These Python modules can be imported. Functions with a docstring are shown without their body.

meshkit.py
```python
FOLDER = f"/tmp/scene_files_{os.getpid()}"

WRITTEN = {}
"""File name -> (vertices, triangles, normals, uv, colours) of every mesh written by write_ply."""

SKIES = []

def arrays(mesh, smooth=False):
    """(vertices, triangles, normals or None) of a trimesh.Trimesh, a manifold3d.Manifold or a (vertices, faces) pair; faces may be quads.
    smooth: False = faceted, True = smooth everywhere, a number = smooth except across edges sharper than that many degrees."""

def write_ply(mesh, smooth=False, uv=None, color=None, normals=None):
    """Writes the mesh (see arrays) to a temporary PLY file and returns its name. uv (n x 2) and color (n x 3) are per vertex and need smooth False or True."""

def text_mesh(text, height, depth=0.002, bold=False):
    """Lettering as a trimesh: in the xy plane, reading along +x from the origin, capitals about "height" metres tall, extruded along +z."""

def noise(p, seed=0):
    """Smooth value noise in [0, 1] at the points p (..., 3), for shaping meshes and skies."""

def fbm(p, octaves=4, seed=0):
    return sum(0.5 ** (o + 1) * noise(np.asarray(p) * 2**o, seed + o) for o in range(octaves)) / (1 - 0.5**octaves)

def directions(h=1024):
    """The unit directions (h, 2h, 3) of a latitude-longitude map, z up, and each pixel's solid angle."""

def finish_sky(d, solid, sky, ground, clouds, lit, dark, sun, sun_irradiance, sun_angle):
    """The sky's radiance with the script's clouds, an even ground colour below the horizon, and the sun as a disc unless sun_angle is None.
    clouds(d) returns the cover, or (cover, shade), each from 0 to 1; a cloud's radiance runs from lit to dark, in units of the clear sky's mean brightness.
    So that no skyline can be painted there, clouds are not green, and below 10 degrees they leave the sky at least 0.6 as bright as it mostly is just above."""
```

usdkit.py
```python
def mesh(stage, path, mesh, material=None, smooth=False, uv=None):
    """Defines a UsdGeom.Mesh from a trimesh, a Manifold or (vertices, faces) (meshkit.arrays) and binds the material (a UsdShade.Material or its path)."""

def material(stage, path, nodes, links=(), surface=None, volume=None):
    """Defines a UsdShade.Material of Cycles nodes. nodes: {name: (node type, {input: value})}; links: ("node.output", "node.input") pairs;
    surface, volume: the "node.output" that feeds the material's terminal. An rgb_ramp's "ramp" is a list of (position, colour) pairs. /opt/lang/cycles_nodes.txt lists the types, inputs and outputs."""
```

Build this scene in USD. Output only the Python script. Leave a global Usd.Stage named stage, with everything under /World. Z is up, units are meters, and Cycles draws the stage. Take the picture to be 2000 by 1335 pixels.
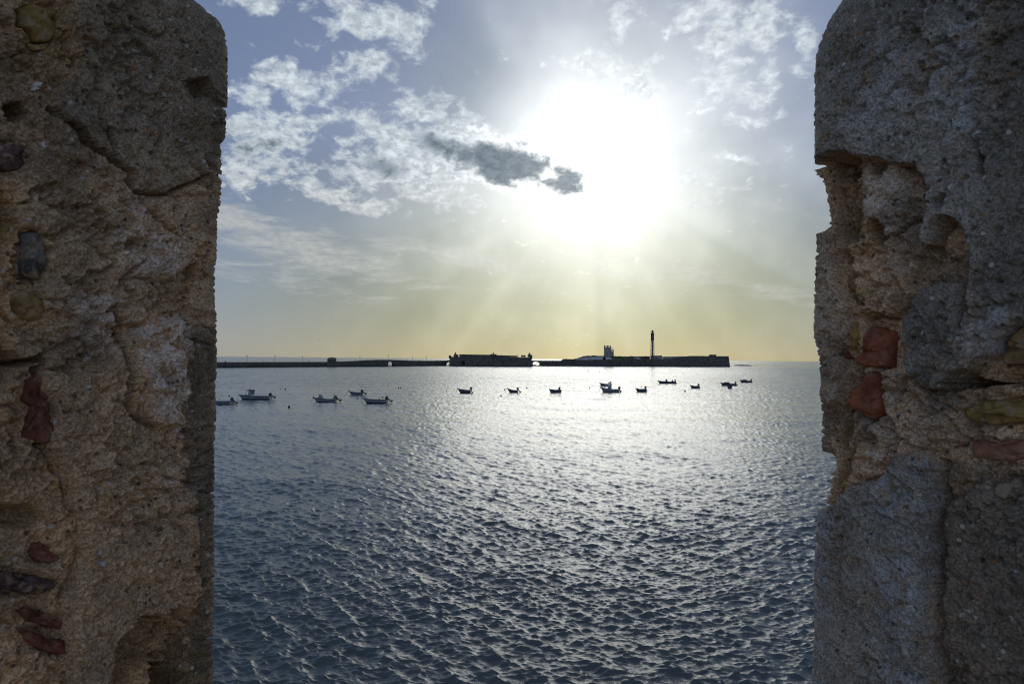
import math, random
import numpy as np, trimesh, shapely, manifold3d
import shapely.geometry as sg
from scipy import ndimage
from scipy.interpolate import RegularGridInterpolator
import usdkit, meshkit
from pxr import Usd, UsdGeom, UsdLux, UsdShade, Gf, Sdf, Vt

stage = Usd.Stage.CreateInMemory()
UsdGeom.SetStageUpAxis(stage, UsdGeom.Tokens.z)
UsdGeom.SetStageMetersPerUnit(stage, 1.0)
UsdGeom.Xform.Define(stage, '/World')
rng = np.random.default_rng(7)

# ------------------------------------------------------------------ camera
EYE = np.array([0.0, 0.0, 6.5])
PITCH, ROLL, FPX = math.radians(1.405), math.radians(0.483), 2000 * 24 / 36
FWD = np.array([0, math.cos(PITCH), math.sin(PITCH)])
_r0, _u0 = np.array([1.0, 0, 0]), np.array([0, -math.sin(PITCH), math.cos(PITCH)])
RIGHT = math.cos(ROLL) * _r0 + math.sin(ROLL) * _u0
UP = math.cos(ROLL) * _u0 - math.sin(ROLL) * _r0
cam = UsdGeom.Camera.Define(stage, '/World/camera')
cam.AddTransformOp().Set(Gf.Matrix4d(*RIGHT, 0, *UP, 0, *(-FWD), 0, *EYE, 1))
cam.CreateFocalLengthAttr(24.0)
cam.CreateHorizontalApertureAttr(36.0)
cam.CreateVerticalApertureAttr(36.0 * 683 / 1024)
cam.CreateClippingRangeAttr(Gf.Vec2f(0.05, 100000))
cam.CreateFStopAttr(16.0)
cam.CreateFocusDistanceAttr(1.9)


def ray(px, py):
    """Direction of a point of the 2000 x 1335 photograph."""
    d = FWD + (px - 1000) / FPX * RIGHT + (667.5 - py) / FPX * UP
    return d / np.linalg.norm(d)


def at_depth(px, py, depth):
    d = ray(px, py)
    return EYE + d * (depth / d[1])


def on_water(px, py):
    d = ray(px, py)
    return EYE + d * (-EYE[2] / d[2])


# ------------------------------------------------------------------ sky and sun
SUN = ray(1155, 328)
SUN_EL, SUN_ROT = math.asin(SUN[2]), math.atan2(SUN[0], SUN[1])


class Graph:
    """Collects the nodes and links of one Cycles material."""

    def __init__(self):
        self.nodes, self.links = {}, []

    def __call__(self, kind, out, **inputs):
        name = f'{kind}_{len(self.nodes)}'
        plain = {}
        for k, v in inputs.items():
            if isinstance(v, str) and '.' in v and v.split('.')[0] in self.nodes:
                self.links.append((v, f'{name}.{k}'))
            else:
                plain[k] = v
        self.nodes[name] = (kind, plain)
        return f'{name}.{out}'

    def math(self, op, a, b=0.0, c=0.0, clamp=False):
        return self('math', 'value', math_type=op, value1=a, value2=b, value3=c, use_clamp=clamp)

    def dot(self, a, b):
        return self('vector_math', 'value', math_type='dot_product', vector1=a, vector2=b)

    def remap(self, v, a, b, c=0.0, d=1.0, kind='smoothstep'):
        return self('map_range', 'result', range_type=kind, value=v, from_min=a, from_max=b, to_min=c, to_max=d, clamp=True)

    def mix(self, f, a, b, kind='mix'):
        return self('mix', 'color', mix_type=kind, fac=f, color1=a, color2=b)

    def noise(self, vec, scale, detail=4.0, rough=0.55, distort=0.0, dims='3D', out='fac', **kw):
        return self('noise_texture', out, dimensions=dims, vector=vec, scale=scale, detail=detail, roughness=rough, distortion=distort, **kw)

    def scale(self, col, f):
        return self('vector_math', 'vector', math_type='scale', vector1=col, scale=f)

    def vec(self, op, a, b=(0, 0, 0)):
        return self('vector_math', 'vector', math_type=op, vector1=a, vector2=b)

    def make(self, name, surface=None, volume=None):
        return usdkit.material(stage, f'/World/Looks/{name}', self.nodes, self.links, surface=surface, volume=volume)


def basis(d):
    e1 = np.cross(d, [0, 0, 1.0])
    e1 /= np.linalg.norm(e1)
    return e1, np.cross(e1, d)


EXPOSURE = -1.0
cam.CreateExposureAttr(EXPOSURE)
SKY_GAIN = 10.0 / 2 ** EXPOSURE


# clouds: centre in the photograph, half width, half height, tilt (degrees, clockwise), density
CLOUDS = [
    (525, 275, 100, 78, 1.0), (470, 340, 70, 40, .9), (560, 350, 60, 20, .7), (490, 190, 52, 34, .75), (525, 125, 45, 20, .8), (575, 165, 85, 45, .75), (650, 170, 42, 30, .7),
    (500, 5, 60, 24, .7), (690, 35, 75, 45, .9), (770, 55, 75, 55, .85), (715, 125, 75, 36, .8), (805, 95, 45, 28, .65), (745, 150, 40, 24, .6), (610, 95, 30, 16, .5), (650, 225, 36, 20, .75),
    (605, 325, 36, 14, .5), (690, 295, 40, 50, .5), (765, 265, 75, 55, .9), (805, 210, 66, 32, .85), (880, 250, 70, 46, .85), (840, 320, 150, 60, 1.0), (955, 270, 80, 40, .85), (905, 200, 40, 16, .5),
    (730, 340, 90, 45, .9), (655, 382, 70, 22, .95), (730, 400, 50, 22, .9), (850, 375, 120, 36, .85),
    (1215, 45, 34, 40, .75), (1200, 5, 70, 18, .6), (1350, 30, 36, 30, .8), (1425, 20, 66, 34, .9), (1500, 20, 62, 34, .9), (1345, 55, 36, 26, .8), (1390, 75, 70, 30, .85), (1480, 70, 44, 40, .9),
    (1440, 108, 44, 18, .7), (1425, 165, 82, 46, .95), (1390, 212, 70, 18, .6), (1490, 212, 44, 18, .7), (1480, 245, 44, 13, .65), (1490, 316, 44, 11, .55), (1570, 110, 26, 56, .65), (1500, 135, 24, 14, .5), (1510, 168, 16, 14, .5),
    (1160, 125, 86, 34, .85), (1225, 165, 100, 46, .8), (1275, 120, 26, 14, .5), (1330, 350, 110, 34, .55), (1395, 300, 26, 9, .5), (1500, 275, 18, 8, .4), (1350, 400, 60, 10, .4),
]
BANK = [(470, 432, 120, 30, 1.0), (545, 470, 150, 36, .9), (620, 505, 240, 34, .8), (560, 545, 200, 22, .5), (880, 500, 260, 20, .7), (1330, 532, 260, 18, .6), (1150, 515, 240, 18, .6), (1500, 400, 160, 8, .4)]
DARK = [(985, 319, 90, 40, 1.05), (915, 302, 36, 22, .65), (1108, 356, 38, 30, 1.0), (750, 328, 44, 20, .55), (505, 290, 60, 30, .22), (850, 285, 44, 26, .5), (1176, 373, 8, 5, .4)]


def make_sky():
    g = Graph()
    d = g('texture_coordinate', 'generated')
    z = g('separate_xyz', 'z', vector=d)
    base = g('sky_texture', 'color', sky_type='single_scattering', sun_disc=False, sun_elevation=SUN_EL, sun_rotation=SUN_ROT, altitude=10.0, air_density=1.0, aerosol_density=0.5, ozone_density=1.0)
    base = g.vec('multiply', g('gamma', 'color', color=base, gamma=0.5), (.095, .112, .158))
    ang = g('math', 'value', math_type='degrees', value1=g.math('arccosine', g.math('minimum', g.dot(d, tuple(SUN)), 0.999999)))
    # dusty warm air low under the sun
    low = g.math('multiply', g.remap(ang, 42.0, 14.0), g.remap(z, 0.36, 0.05))
    base = g.vec('multiply', base, g.mix(low, (1, 1, 1), (.79, .735, .44)))
    base = g.vec('multiply', base, g.mix(g.remap(ang, 22.0, 7.0), (1, 1, 1), (1.03, 1.045, .88)))
    # direction round the sun, for the beams between the clouds
    e1, e2 = basis(SUN)
    around = g.vec('normalize', g('combine_xyz', 'vector', x=g.dot(d, tuple(e1)), y=g.dot(d, tuple(e2)), z=0.0))
    beam = g.noise(around, 3.4, 2.0, 0.6, dims='2D')
    reach = g.math('multiply', g.remap(ang, 5.0, 13.0), g.remap(ang, 40.0, 18.0))
    beam = g.math('multiply', g.math('multiply', g.math('subtract', beam, 0.5), 0.36), reach)
    beam = g.math('multiply', beam, g.remap(g.dot(around, (0, 1, 0)), 0.5, -0.3, 0.25, 1.0))
    shade = g.remap(g.dot(around, (-.90, .43, 0)), 0.82, 0.95, 0.0, 0.75)
    veil = g.noise(d, 11.0, 2.0, 0.6)
    ang = g.math('multiply', ang, g.remap(veil, 0.3, 0.7, 1.14, 0.88, kind='linear'))
    glow = g.math('multiply', g.math('exponent', g.math('multiply', g.math('power', g.math('divide', ang, 5.6), 1.1), -1.0)), 1.3)
    halo = g.math('multiply', g.math('exponent', g.math('multiply', g.math('power', g.math('divide', ang, 14.0), 2.0), -1.0)), 0.29)
    glow = g.math('multiply', g.math('add', glow, halo), g.math('subtract', 1.0, g.math('multiply', shade, reach)))
    col = g.scale(base, g.math('add', 1.0, beam))
    col = g.vec('add', col, g.scale((1.0, 1.0, .97), g.math('multiply', glow, g.math('add', 1.0, beam))))
    # flat cloud layer coordinates about due west (+y), turned to the lie of the cloud rows
    ahead = g('separate_xyz', 'y', vector=d)
    tan_d = g.scale(d, g.math('divide', 1.0, g.math('maximum', ahead, 0.05)))
    tilt = math.radians(12)
    row, col_ = (math.cos(tilt), 0, -math.sin(tilt)), (math.sin(tilt), 0, math.cos(tilt))
    U0, U1, V0, V1 = -0.72, 0.72, -0.16, 0.72
    qu = g.remap(g.dot(tan_d, row), U0, U1, kind='linear')
    qv = g.remap(g.dot(tan_d, col_), V0, V1, kind='linear')
    front = g.math('multiply', g.remap(ahead, 0.50, 0.72), g.remap(z, 0.62, 0.50))     # beyond what was surveyed the cloud field simply goes on

    def field(blobs, triples, beyond=-0.46):
        """Where the clouds lie: soft ellipses, held as a few products of one-way profiles so that the sky stays quick."""
        uu, vv = np.meshgrid(np.linspace(U0, U1, 256), np.linspace(V0, V1, 256), indexing='ij')
        total = np.full(uu.shape, -0.46)
        for px, py, rx, ry, w in blobs:
            c = ray(px, py)
            c = c / c[1]
            k = FPX / 1.25
            total = np.maximum(total, w - w * np.hypot((uu - c.dot(row)) * k / rx, (vv - c.dot(col_)) * k / ry))
        a, sv, b = np.linalg.svd(ndimage.gaussian_filter(total + 0.46, 1.0))
        out = None
        for t in range(triples):
            m = slice(3 * t, 3 * t + 3)
            pu = g('rgb_ramp', 'color', fac=qu, ramp=[tuple(x) for x in a[:, m] * np.sqrt(sv[m])])
            pv = g('rgb_ramp', 'color', fac=qv, ramp=[tuple(x) for x in b[m].T * np.sqrt(sv[m])])
            out = g.dot(pu, pv) if out is None else g.math('add', out, g.dot(pu, pv))
        return g('mix_float', 'result', fac=front, a=beyond, b=g.math('subtract', out, 0.46))
    deck = g.scale(d, g.math('divide', 1.0, g.math('add', g.math('maximum', z, 0.0), 0.42)))
    n = g.math('subtract', g.noise(deck, 20.0, 6.5, 0.60, 0.18, dims='2D'), 0.5)
    lobes = g.noise(deck, 52.0, 4.0, 0.58, 0.1, dims='2D')
    edge = g.math('multiply', g.math('subtract', lobes, 0.5), 0.35)
    body = g.math('add', g.math('multiply_add', n, 2.6, edge), g.math('multiply_add', field(CLOUDS, 5, 0.0), 1.05, -0.05))
    bank = g.noise(g.vec('multiply', d, (1.0, 1.0, 5.0)), 17.0, 4.0, 0.62, 0.4)
    bank = g.math('multiply_add', g.math('subtract', bank, 0.5), 2.0, g.math('multiply_add', field(BANK, 2), 1.1, -0.02))
    bank = g.math('multiply', g.remap(bank, 0.0, 0.9), 0.62)
    col = g.mix(bank, col, g.vec('add', g.mix(g.remap(lobes, 0.3, 0.7), (.47, .49, .47), (.60, .60, .565)), g.scale((1, .98, .92), g.math('multiply', glow, 0.7))))
    cover = g.math('multiply', g.remap(body, 0.0, 0.78), g.remap(z, 0.06, 0.20, 0.0, 0.95))
    thick = g.math('multiply', g.remap(body, 0.45, 1.15), g.remap(lobes, 0.62, 0.36))
    lit = g.mix(g.remap(z, 0.30, 0.12), (.62, .685, .735), (.58, .58, .55))
    lit = g.scale(lit, g.remap(lobes, 0.3, 0.7, 0.84, 1.12, kind='linear'))
    cloud = g.mix(thick, lit, (.34, .39, .455))
    cloud = g.vec('add', cloud, g.scale((1.0, .98, .94), g.math('multiply', glow, 0.6)))
    col = g.mix(cover, col, cloud)
    dbody = g.math('add', g.math('multiply', field(DARK, 3), 1.1), g.math('multiply_add', n, 1.5, edge))
    dcover = g.remap(dbody, 0.0, 0.55)
    rim = g.math('multiply', g.remap(dbody, -0.30, 0.02), g.remap(dbody, 0.30, 0.05))
    col = g.vec('add', col, g.scale((1, 1, .98), g.math('multiply', rim, g.remap(ang, 20.0, 5.0, 0.0, 0.30))))
    dcol = g.vec('add', g.mix(g.remap(lobes, 0.35, 0.65), (.095, .135, .175), (.165, .215, .27)), g.scale((1, 1, 1), g.math('multiply', g.math('minimum', glow, 1.0), 0.10)))
    col = g.mix(g.math('multiply', dcover, 0.93), col, dcol)
    bg = g('background_shader', 'background', color=g.scale(col, SKY_GAIN), strength=0.10)
    return g.make('sky_look', surface=bg)


dome = UsdLux.DomeLight.Define(stage, '/World/sky')
UsdShade.MaterialBindingAPI.Apply(dome.GetPrim()).Bind(make_sky())
sun = UsdLux.DistantLight.Define(stage, '/World/sun')
sun.CreateIntensityAttr(0.135)
sun.CreateAngleAttr(28.0)
sun.CreateColorAttr(Gf.Vec3f(1.0, 0.98, 0.94))
sun.CreateNormalizeAttr(True)
_x = np.cross([0, 0, 1.0], SUN); _x /= np.linalg.norm(_x)
_y = np.cross(SUN, _x)
sun.AddTransformOp().Set(Gf.Matrix4d(*_x, 0, *_y, 0, *SUN, 0, 0, 0, 0, 1))


# ------------------------------------------------------------------ helpers
def tag(prim, label=None, category=None, group=None, kind=None):
    p = prim.GetPrim() if hasattr(prim, 'GetPrim') else prim
    for k, v in (('label', label), ('category', category), ('group', group), ('kind', kind)):
        if v:
            p.SetCustomDataByKey(k, v)
    return prim


_used = {}


def fresh(parent, name):
    key = f'{parent}/{name}'
    n = _used.get(key, 0)
    _used[key] = n + 1
    return key if n == 0 else f'{key}_{n:03d}'


_base = {}


def put(name, mesh, mat, parent='/World', smooth=False, label=None, **kw):
    """A mesh in world coordinates, kept relative to the base of the thing it belongs to."""
    if str(parent) in _base:
        b = _base[str(parent)]
        if isinstance(mesh, tuple):
            mesh = (np.asarray(mesh[0], float) - b, mesh[1])
        else:
            mesh = mesh.copy()
            mesh.vertices -= b
        _base[str(parent) + '/' + name if _used.get(f'{parent}/{name}', 0) == 0 else f"{parent}/{name}_{_used[f'{parent}/{name}']:03d}"] = b
    m = usdkit.mesh(stage, fresh(str(parent), name), mesh, mat, smooth)
    tag(m, label, **kw)
    return m


def thing(name, label, category, loc=(0, 0, 0), rotz=0.0, group=None):
    x = UsdGeom.Xform.Define(stage, fresh('/World', name))
    x.AddTranslateOp().Set(Gf.Vec3d(*map(float, loc)))
    x.AddRotateZOp().Set(math.degrees(rotz))
    tag(x, label, category, group)
    if rotz == 0.0:
        _base[str(x.GetPath())] = np.array(loc, float)
    return x.GetPath()


def copy_of(source, name, label, category, loc, rotz=0.0, group=None):
    x = UsdGeom.Xform.Define(stage, fresh('/World', name))
    x.GetPrim().GetReferences().AddInternalReference(source)
    x.GetPrim().SetInstanceable(True)
    for op in x.GetOrderedXformOps():
        op.Set(Gf.Vec3d(*map(float, loc)) if op.GetOpType() == UsdGeom.XformOp.TypeTranslate else math.degrees(rotz))
    tag(x, label, category, group)
    return x.GetPath()


def join(*ms):
    return trimesh.util.concatenate([m for m in ms])


def box(x0, x1, y0, y1, z0, z1):
    return trimesh.creation.box([x1 - x0, y1 - y0, z1 - z0]).apply_translation([(x0 + x1) / 2, (y0 + y1) / 2, (z0 + z1) / 2])


def tube(points, r, sides=8):
    p = np.asarray(points, float)
    rr = np.broadcast_to(r, (len(p),))
    t = np.gradient(p, axis=0)
    t /= np.linalg.norm(t, axis=1, keepdims=True)
    ref = np.where(np.abs(t[:, 2:]) < 0.9, [[0, 0, 1.0]], [[1.0, 0, 0]])
    a = np.cross(t, ref); a /= np.linalg.norm(a, axis=1, keepdims=True)
    b = np.cross(t, a)
    ang = np.arange(sides) * 2 * np.pi / sides
    v = (p[:, None] + rr[:, None, None] * (np.cos(ang)[None, :, None] * a[:, None] + np.sin(ang)[None, :, None] * b[:, None])).reshape(-1, 3)
    f = []
    for i in range(len(p) - 1):
        for j in range(sides):
            k = (j + 1) % sides
            f += [[i * sides + j, (i + 1) * sides + j, (i + 1) * sides + k], [i * sides + j, (i + 1) * sides + k, i * sides + k]]
    n = len(v)
    v = np.vstack([v, p[0], p[-1]])
    for j in range(sides):
        k = (j + 1) % sides
        f += [[n, j, k], [n + 1, (len(p) - 1) * sides + k, (len(p) - 1) * sides + j]]
    m = trimesh.Trimesh(v, f, process=False)
    m.fix_normals()
    return m


def simple(name, color, rough=0.8, spec=0.3, var=0.25, scale=3.0, metallic=0.0, bump=0.0, bscale=20.0):
    """A plain procedural surface: colour that wanders with noise."""
    g = Graph()
    pos = g('geometry', 'position')
    n = g.noise(pos, scale, 5.0, 0.6)
    c = np.array(color)
    col = g.mix(g.remap(n, 0.3, 0.7), tuple(c * (1 - var)), tuple(np.minimum(c * (1 + var), 1)))
    kw = dict(base_color=col, roughness=rough, specular_ior_level=spec, metallic=metallic)
    if bump:
        kw['normal'] = g('bump', 'normal', height=g.noise(pos, bscale, 5.0, 0.6), strength=1.0, distance=bump)
    return g.make(name, surface=g('principled_bsdf', 'BSDF', **kw))


# ------------------------------------------------------------------ the sea
def wave_tile(size, n, wind, seed, lo=0.0, spread=2.0, toward=0.0):
    """A periodic wind-sea height field (FFT of a directional spectrum): heights and the two sideways shifts of the crests."""
    r = np.random.default_rng(seed)
    k1 = np.fft.fftfreq(n, size / n) * 2 * np.pi
    kx, ky = np.meshgrid(k1, k1, indexing='xy')
    k = np.hypot(kx, ky); k[0, 0] = 1
    L = wind ** 2 / 9.81
    c = (kx * math.cos(toward) + ky * math.sin(toward)) / k
    P = np.exp(-1 / (k * L) ** 2) / k ** 4 * (np.abs(c) ** spread * np.where(c > 0, 1, 0.1) + 0.012) * np.exp(-(k * 0.024) ** 2) * (k > lo)
    P[0, 0] = 0
    h = np.sqrt(P) * (r.normal(size=k.shape) + 1j * r.normal(size=k.shape))
    H = np.fft.ifft2(h).real
    s = H.std()
    X, Y = np.fft.ifft2(1j * kx / k * h).real, np.fft.ifft2(1j * ky / k * h).real
    return H / s, X / s, Y / s


def sample(tile, size, x, y, turn=0.0):
    c, s = math.cos(turn), math.sin(turn)
    n = tile.shape[0]
    u, v = (c * x + s * y) / size * n, (-s * x + c * y) / size * n
    return ndimage.map_coordinates(tile, [v.ravel(), u.ravel()], order=1, mode='grid-wrap').reshape(x.shape)


def build_sea():
    rows = [1.5]
    while rows[-1] < 40000:
        r = rows[-1]
        rows.append(r + (max(0.04 if r > 9 else 0.3, min(0.50 * r * r / (EYE[2] * 683), 0.9)) if r < 700 else 0.03 * r))
    rows = np.array(rows)
    ang = np.radians(np.concatenate([np.linspace(-90, -38, 40)[:-1], np.linspace(-38, 38, 820), np.linspace(38, 90, 40)[1:]]))
    R, A = np.meshgrid(rows, ang, indexing='ij')
    x, y = R * np.sin(A), R * np.cos(A)
    # steep little waves running across the view, ripples running towards the wall, a long low swell
    sets = [(wave_tile(28.0, 1024, 1.26, 11, spread=14.0, toward=math.radians(-140)), 28.0, 0.0205, 0.0, 900, 500),
            (wave_tile(23.0, 1024, 1.08, 15, spread=14.0, toward=math.radians(-60)), 23.0, 0.0135, 0.0, 700, 400),
            (wave_tile(10.3, 1024, 0.62, 12, spread=14.0, toward=math.radians(-100)), 10.3, 0.0066, 0.35, 300, 220),
            (wave_tile(4.3, 512, 0.42, 14, spread=12.0, toward=math.radians(-80)), 4.3, 0.0042, -0.2, 110, 80),
            (wave_tile(230.0, 512, 4.6, 13, spread=4.0, toward=math.radians(-118)), 230.0, 0.05, 0.1, 3000, 1500)]
    gust = 0.75 + 0.5 * meshkit.noise(np.stack([x / 45, y / 45, 0 * x], -1), 5)
    z, dx, dy = np.zeros_like(x), np.zeros_like(x), np.zeros_like(x)
    for (h, sx, sy), size, amp, turn, far, soft in sets:
        w = amp * gust * np.clip((far - R) / soft, 0, 1)
        z += w * sample(h, size, x, y, turn)
        c, s = math.cos(turn), math.sin(turn)
        a, b = sample(sx, size, x, y, turn), sample(sy, size, x, y, turn)
        dx += 1.15 * w * (c * a - s * b)
        dy += 1.15 * w * (s * a + c * b)
    n, m = R.shape
    v = np.stack([x + dx, y + dy, z], -1).reshape(-1, 3)
    i = (np.arange(n - 1)[:, None] * m + np.arange(m - 1)[None]).reshape(-1)
    f = np.stack([i, i + 1, i + m + 1, i + m], 1)[:, ::-1]
    g = Graph()
    pos = g('geometry', 'position')
    dist = g('vector_math', 'value', math_type='distance', vector1=pos, vector2=tuple(EYE))
    turned = g('vector_rotate', 'vector', rotate_type='z_axis', vector=pos, angle=0.28)
    r1 = g.noise(g.vec('multiply', turned, (0.45, 1.6, 0.0)), 9.0, 4.0, 0.62, 0.4)
    r2 = g.noise(g.vec('multiply', turned, (0.7, 1.4, 0.0)), 1.9, 3.0, 0.65, 0.3)
    r3 = g.noise(g.vec('multiply', turned, (0.5, 1.0, 0.0)), 0.42, 2.0, 0.6, 0.3)
    h = g.math('add', g.math('multiply', r1, g.remap(dist, 15, 90, 0.0165, 0.021)), g.math('multiply', r2, g.math('add', g.remap(dist, 30, 240, 0.0, 0.145), g.remap(dist, 250, 1500, 0.0, 0.12))))
    h = g.math('add', h, g.math('multiply', r3, g.remap(dist, 90, 1100, 0.0, 1.1)))
    nrm = g('bump', 'normal', height=h, strength=1.0, distance=1.0)
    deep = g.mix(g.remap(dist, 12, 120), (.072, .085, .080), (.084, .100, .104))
    rough = g.remap(dist, 15, 500, 0.10, 0.14)
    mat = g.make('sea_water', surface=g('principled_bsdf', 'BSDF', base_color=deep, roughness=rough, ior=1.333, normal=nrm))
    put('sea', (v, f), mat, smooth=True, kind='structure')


build_sea()


# ------------------------------------------------------------------ the battlement that frames the view
def inside(poly, u, v):
    p = np.asarray(poly, float)
    r = np.zeros(u.shape, bool)
    for (x0, y0), (x1, y1) in zip(p, np.roll(p, -1, 0)):
        if y0 != y1:
            r ^= ((y0 > v) != (y1 > v)) & (u < (x1 - x0) * (v - y0) / (y1 - y0) + x0)
    return r


def line_dist(pts, u, v):
    d = np.full(u.shape, 1e9)
    p = np.asarray(pts, float)
    for a, b in zip(p[:-1], p[1:]):
        ab = b - a
        t = np.clip(((u - a[0]) * ab[0] + (v - a[1]) * ab[1]) / max(ab @ ab, 1e-9), 0, 1)
        d = np.minimum(d, np.hypot(u - a[0] - t * ab[0], v - a[1] - t * ab[1]))
    return d


def signed(poly, u, v):
    """Distance to the outline, positive inside."""
    d = line_dist(list(poly) + [poly[0]], u, v)
    return np.where(inside(poly, u, v), d, -d)


def step(x, a, b):
    t = np.clip((x - a) / (b - a), 0, 1)
    return t * t * (3 - 2 * t)


def fbm(p, octaves, seed=0, gain=0.5):
    out, amp, tot = 0.0, 1.0, 0.0
    for k in range(octaves):
        out = out + amp * (meshkit.noise(p * 2.03 ** k + 7.7 * k, seed + k) - 0.5)
        tot += amp
        amp *= gain
    return out / tot * 2


def project(p):
    d = p - EYE
    w = d @ FWD
    return 1000 + FPX * (d @ RIGHT) / w, 667.5 - FPX * (d @ UP) / w


FAR_Y, SILL = 1.05, EYE[2] - 0.60


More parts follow.
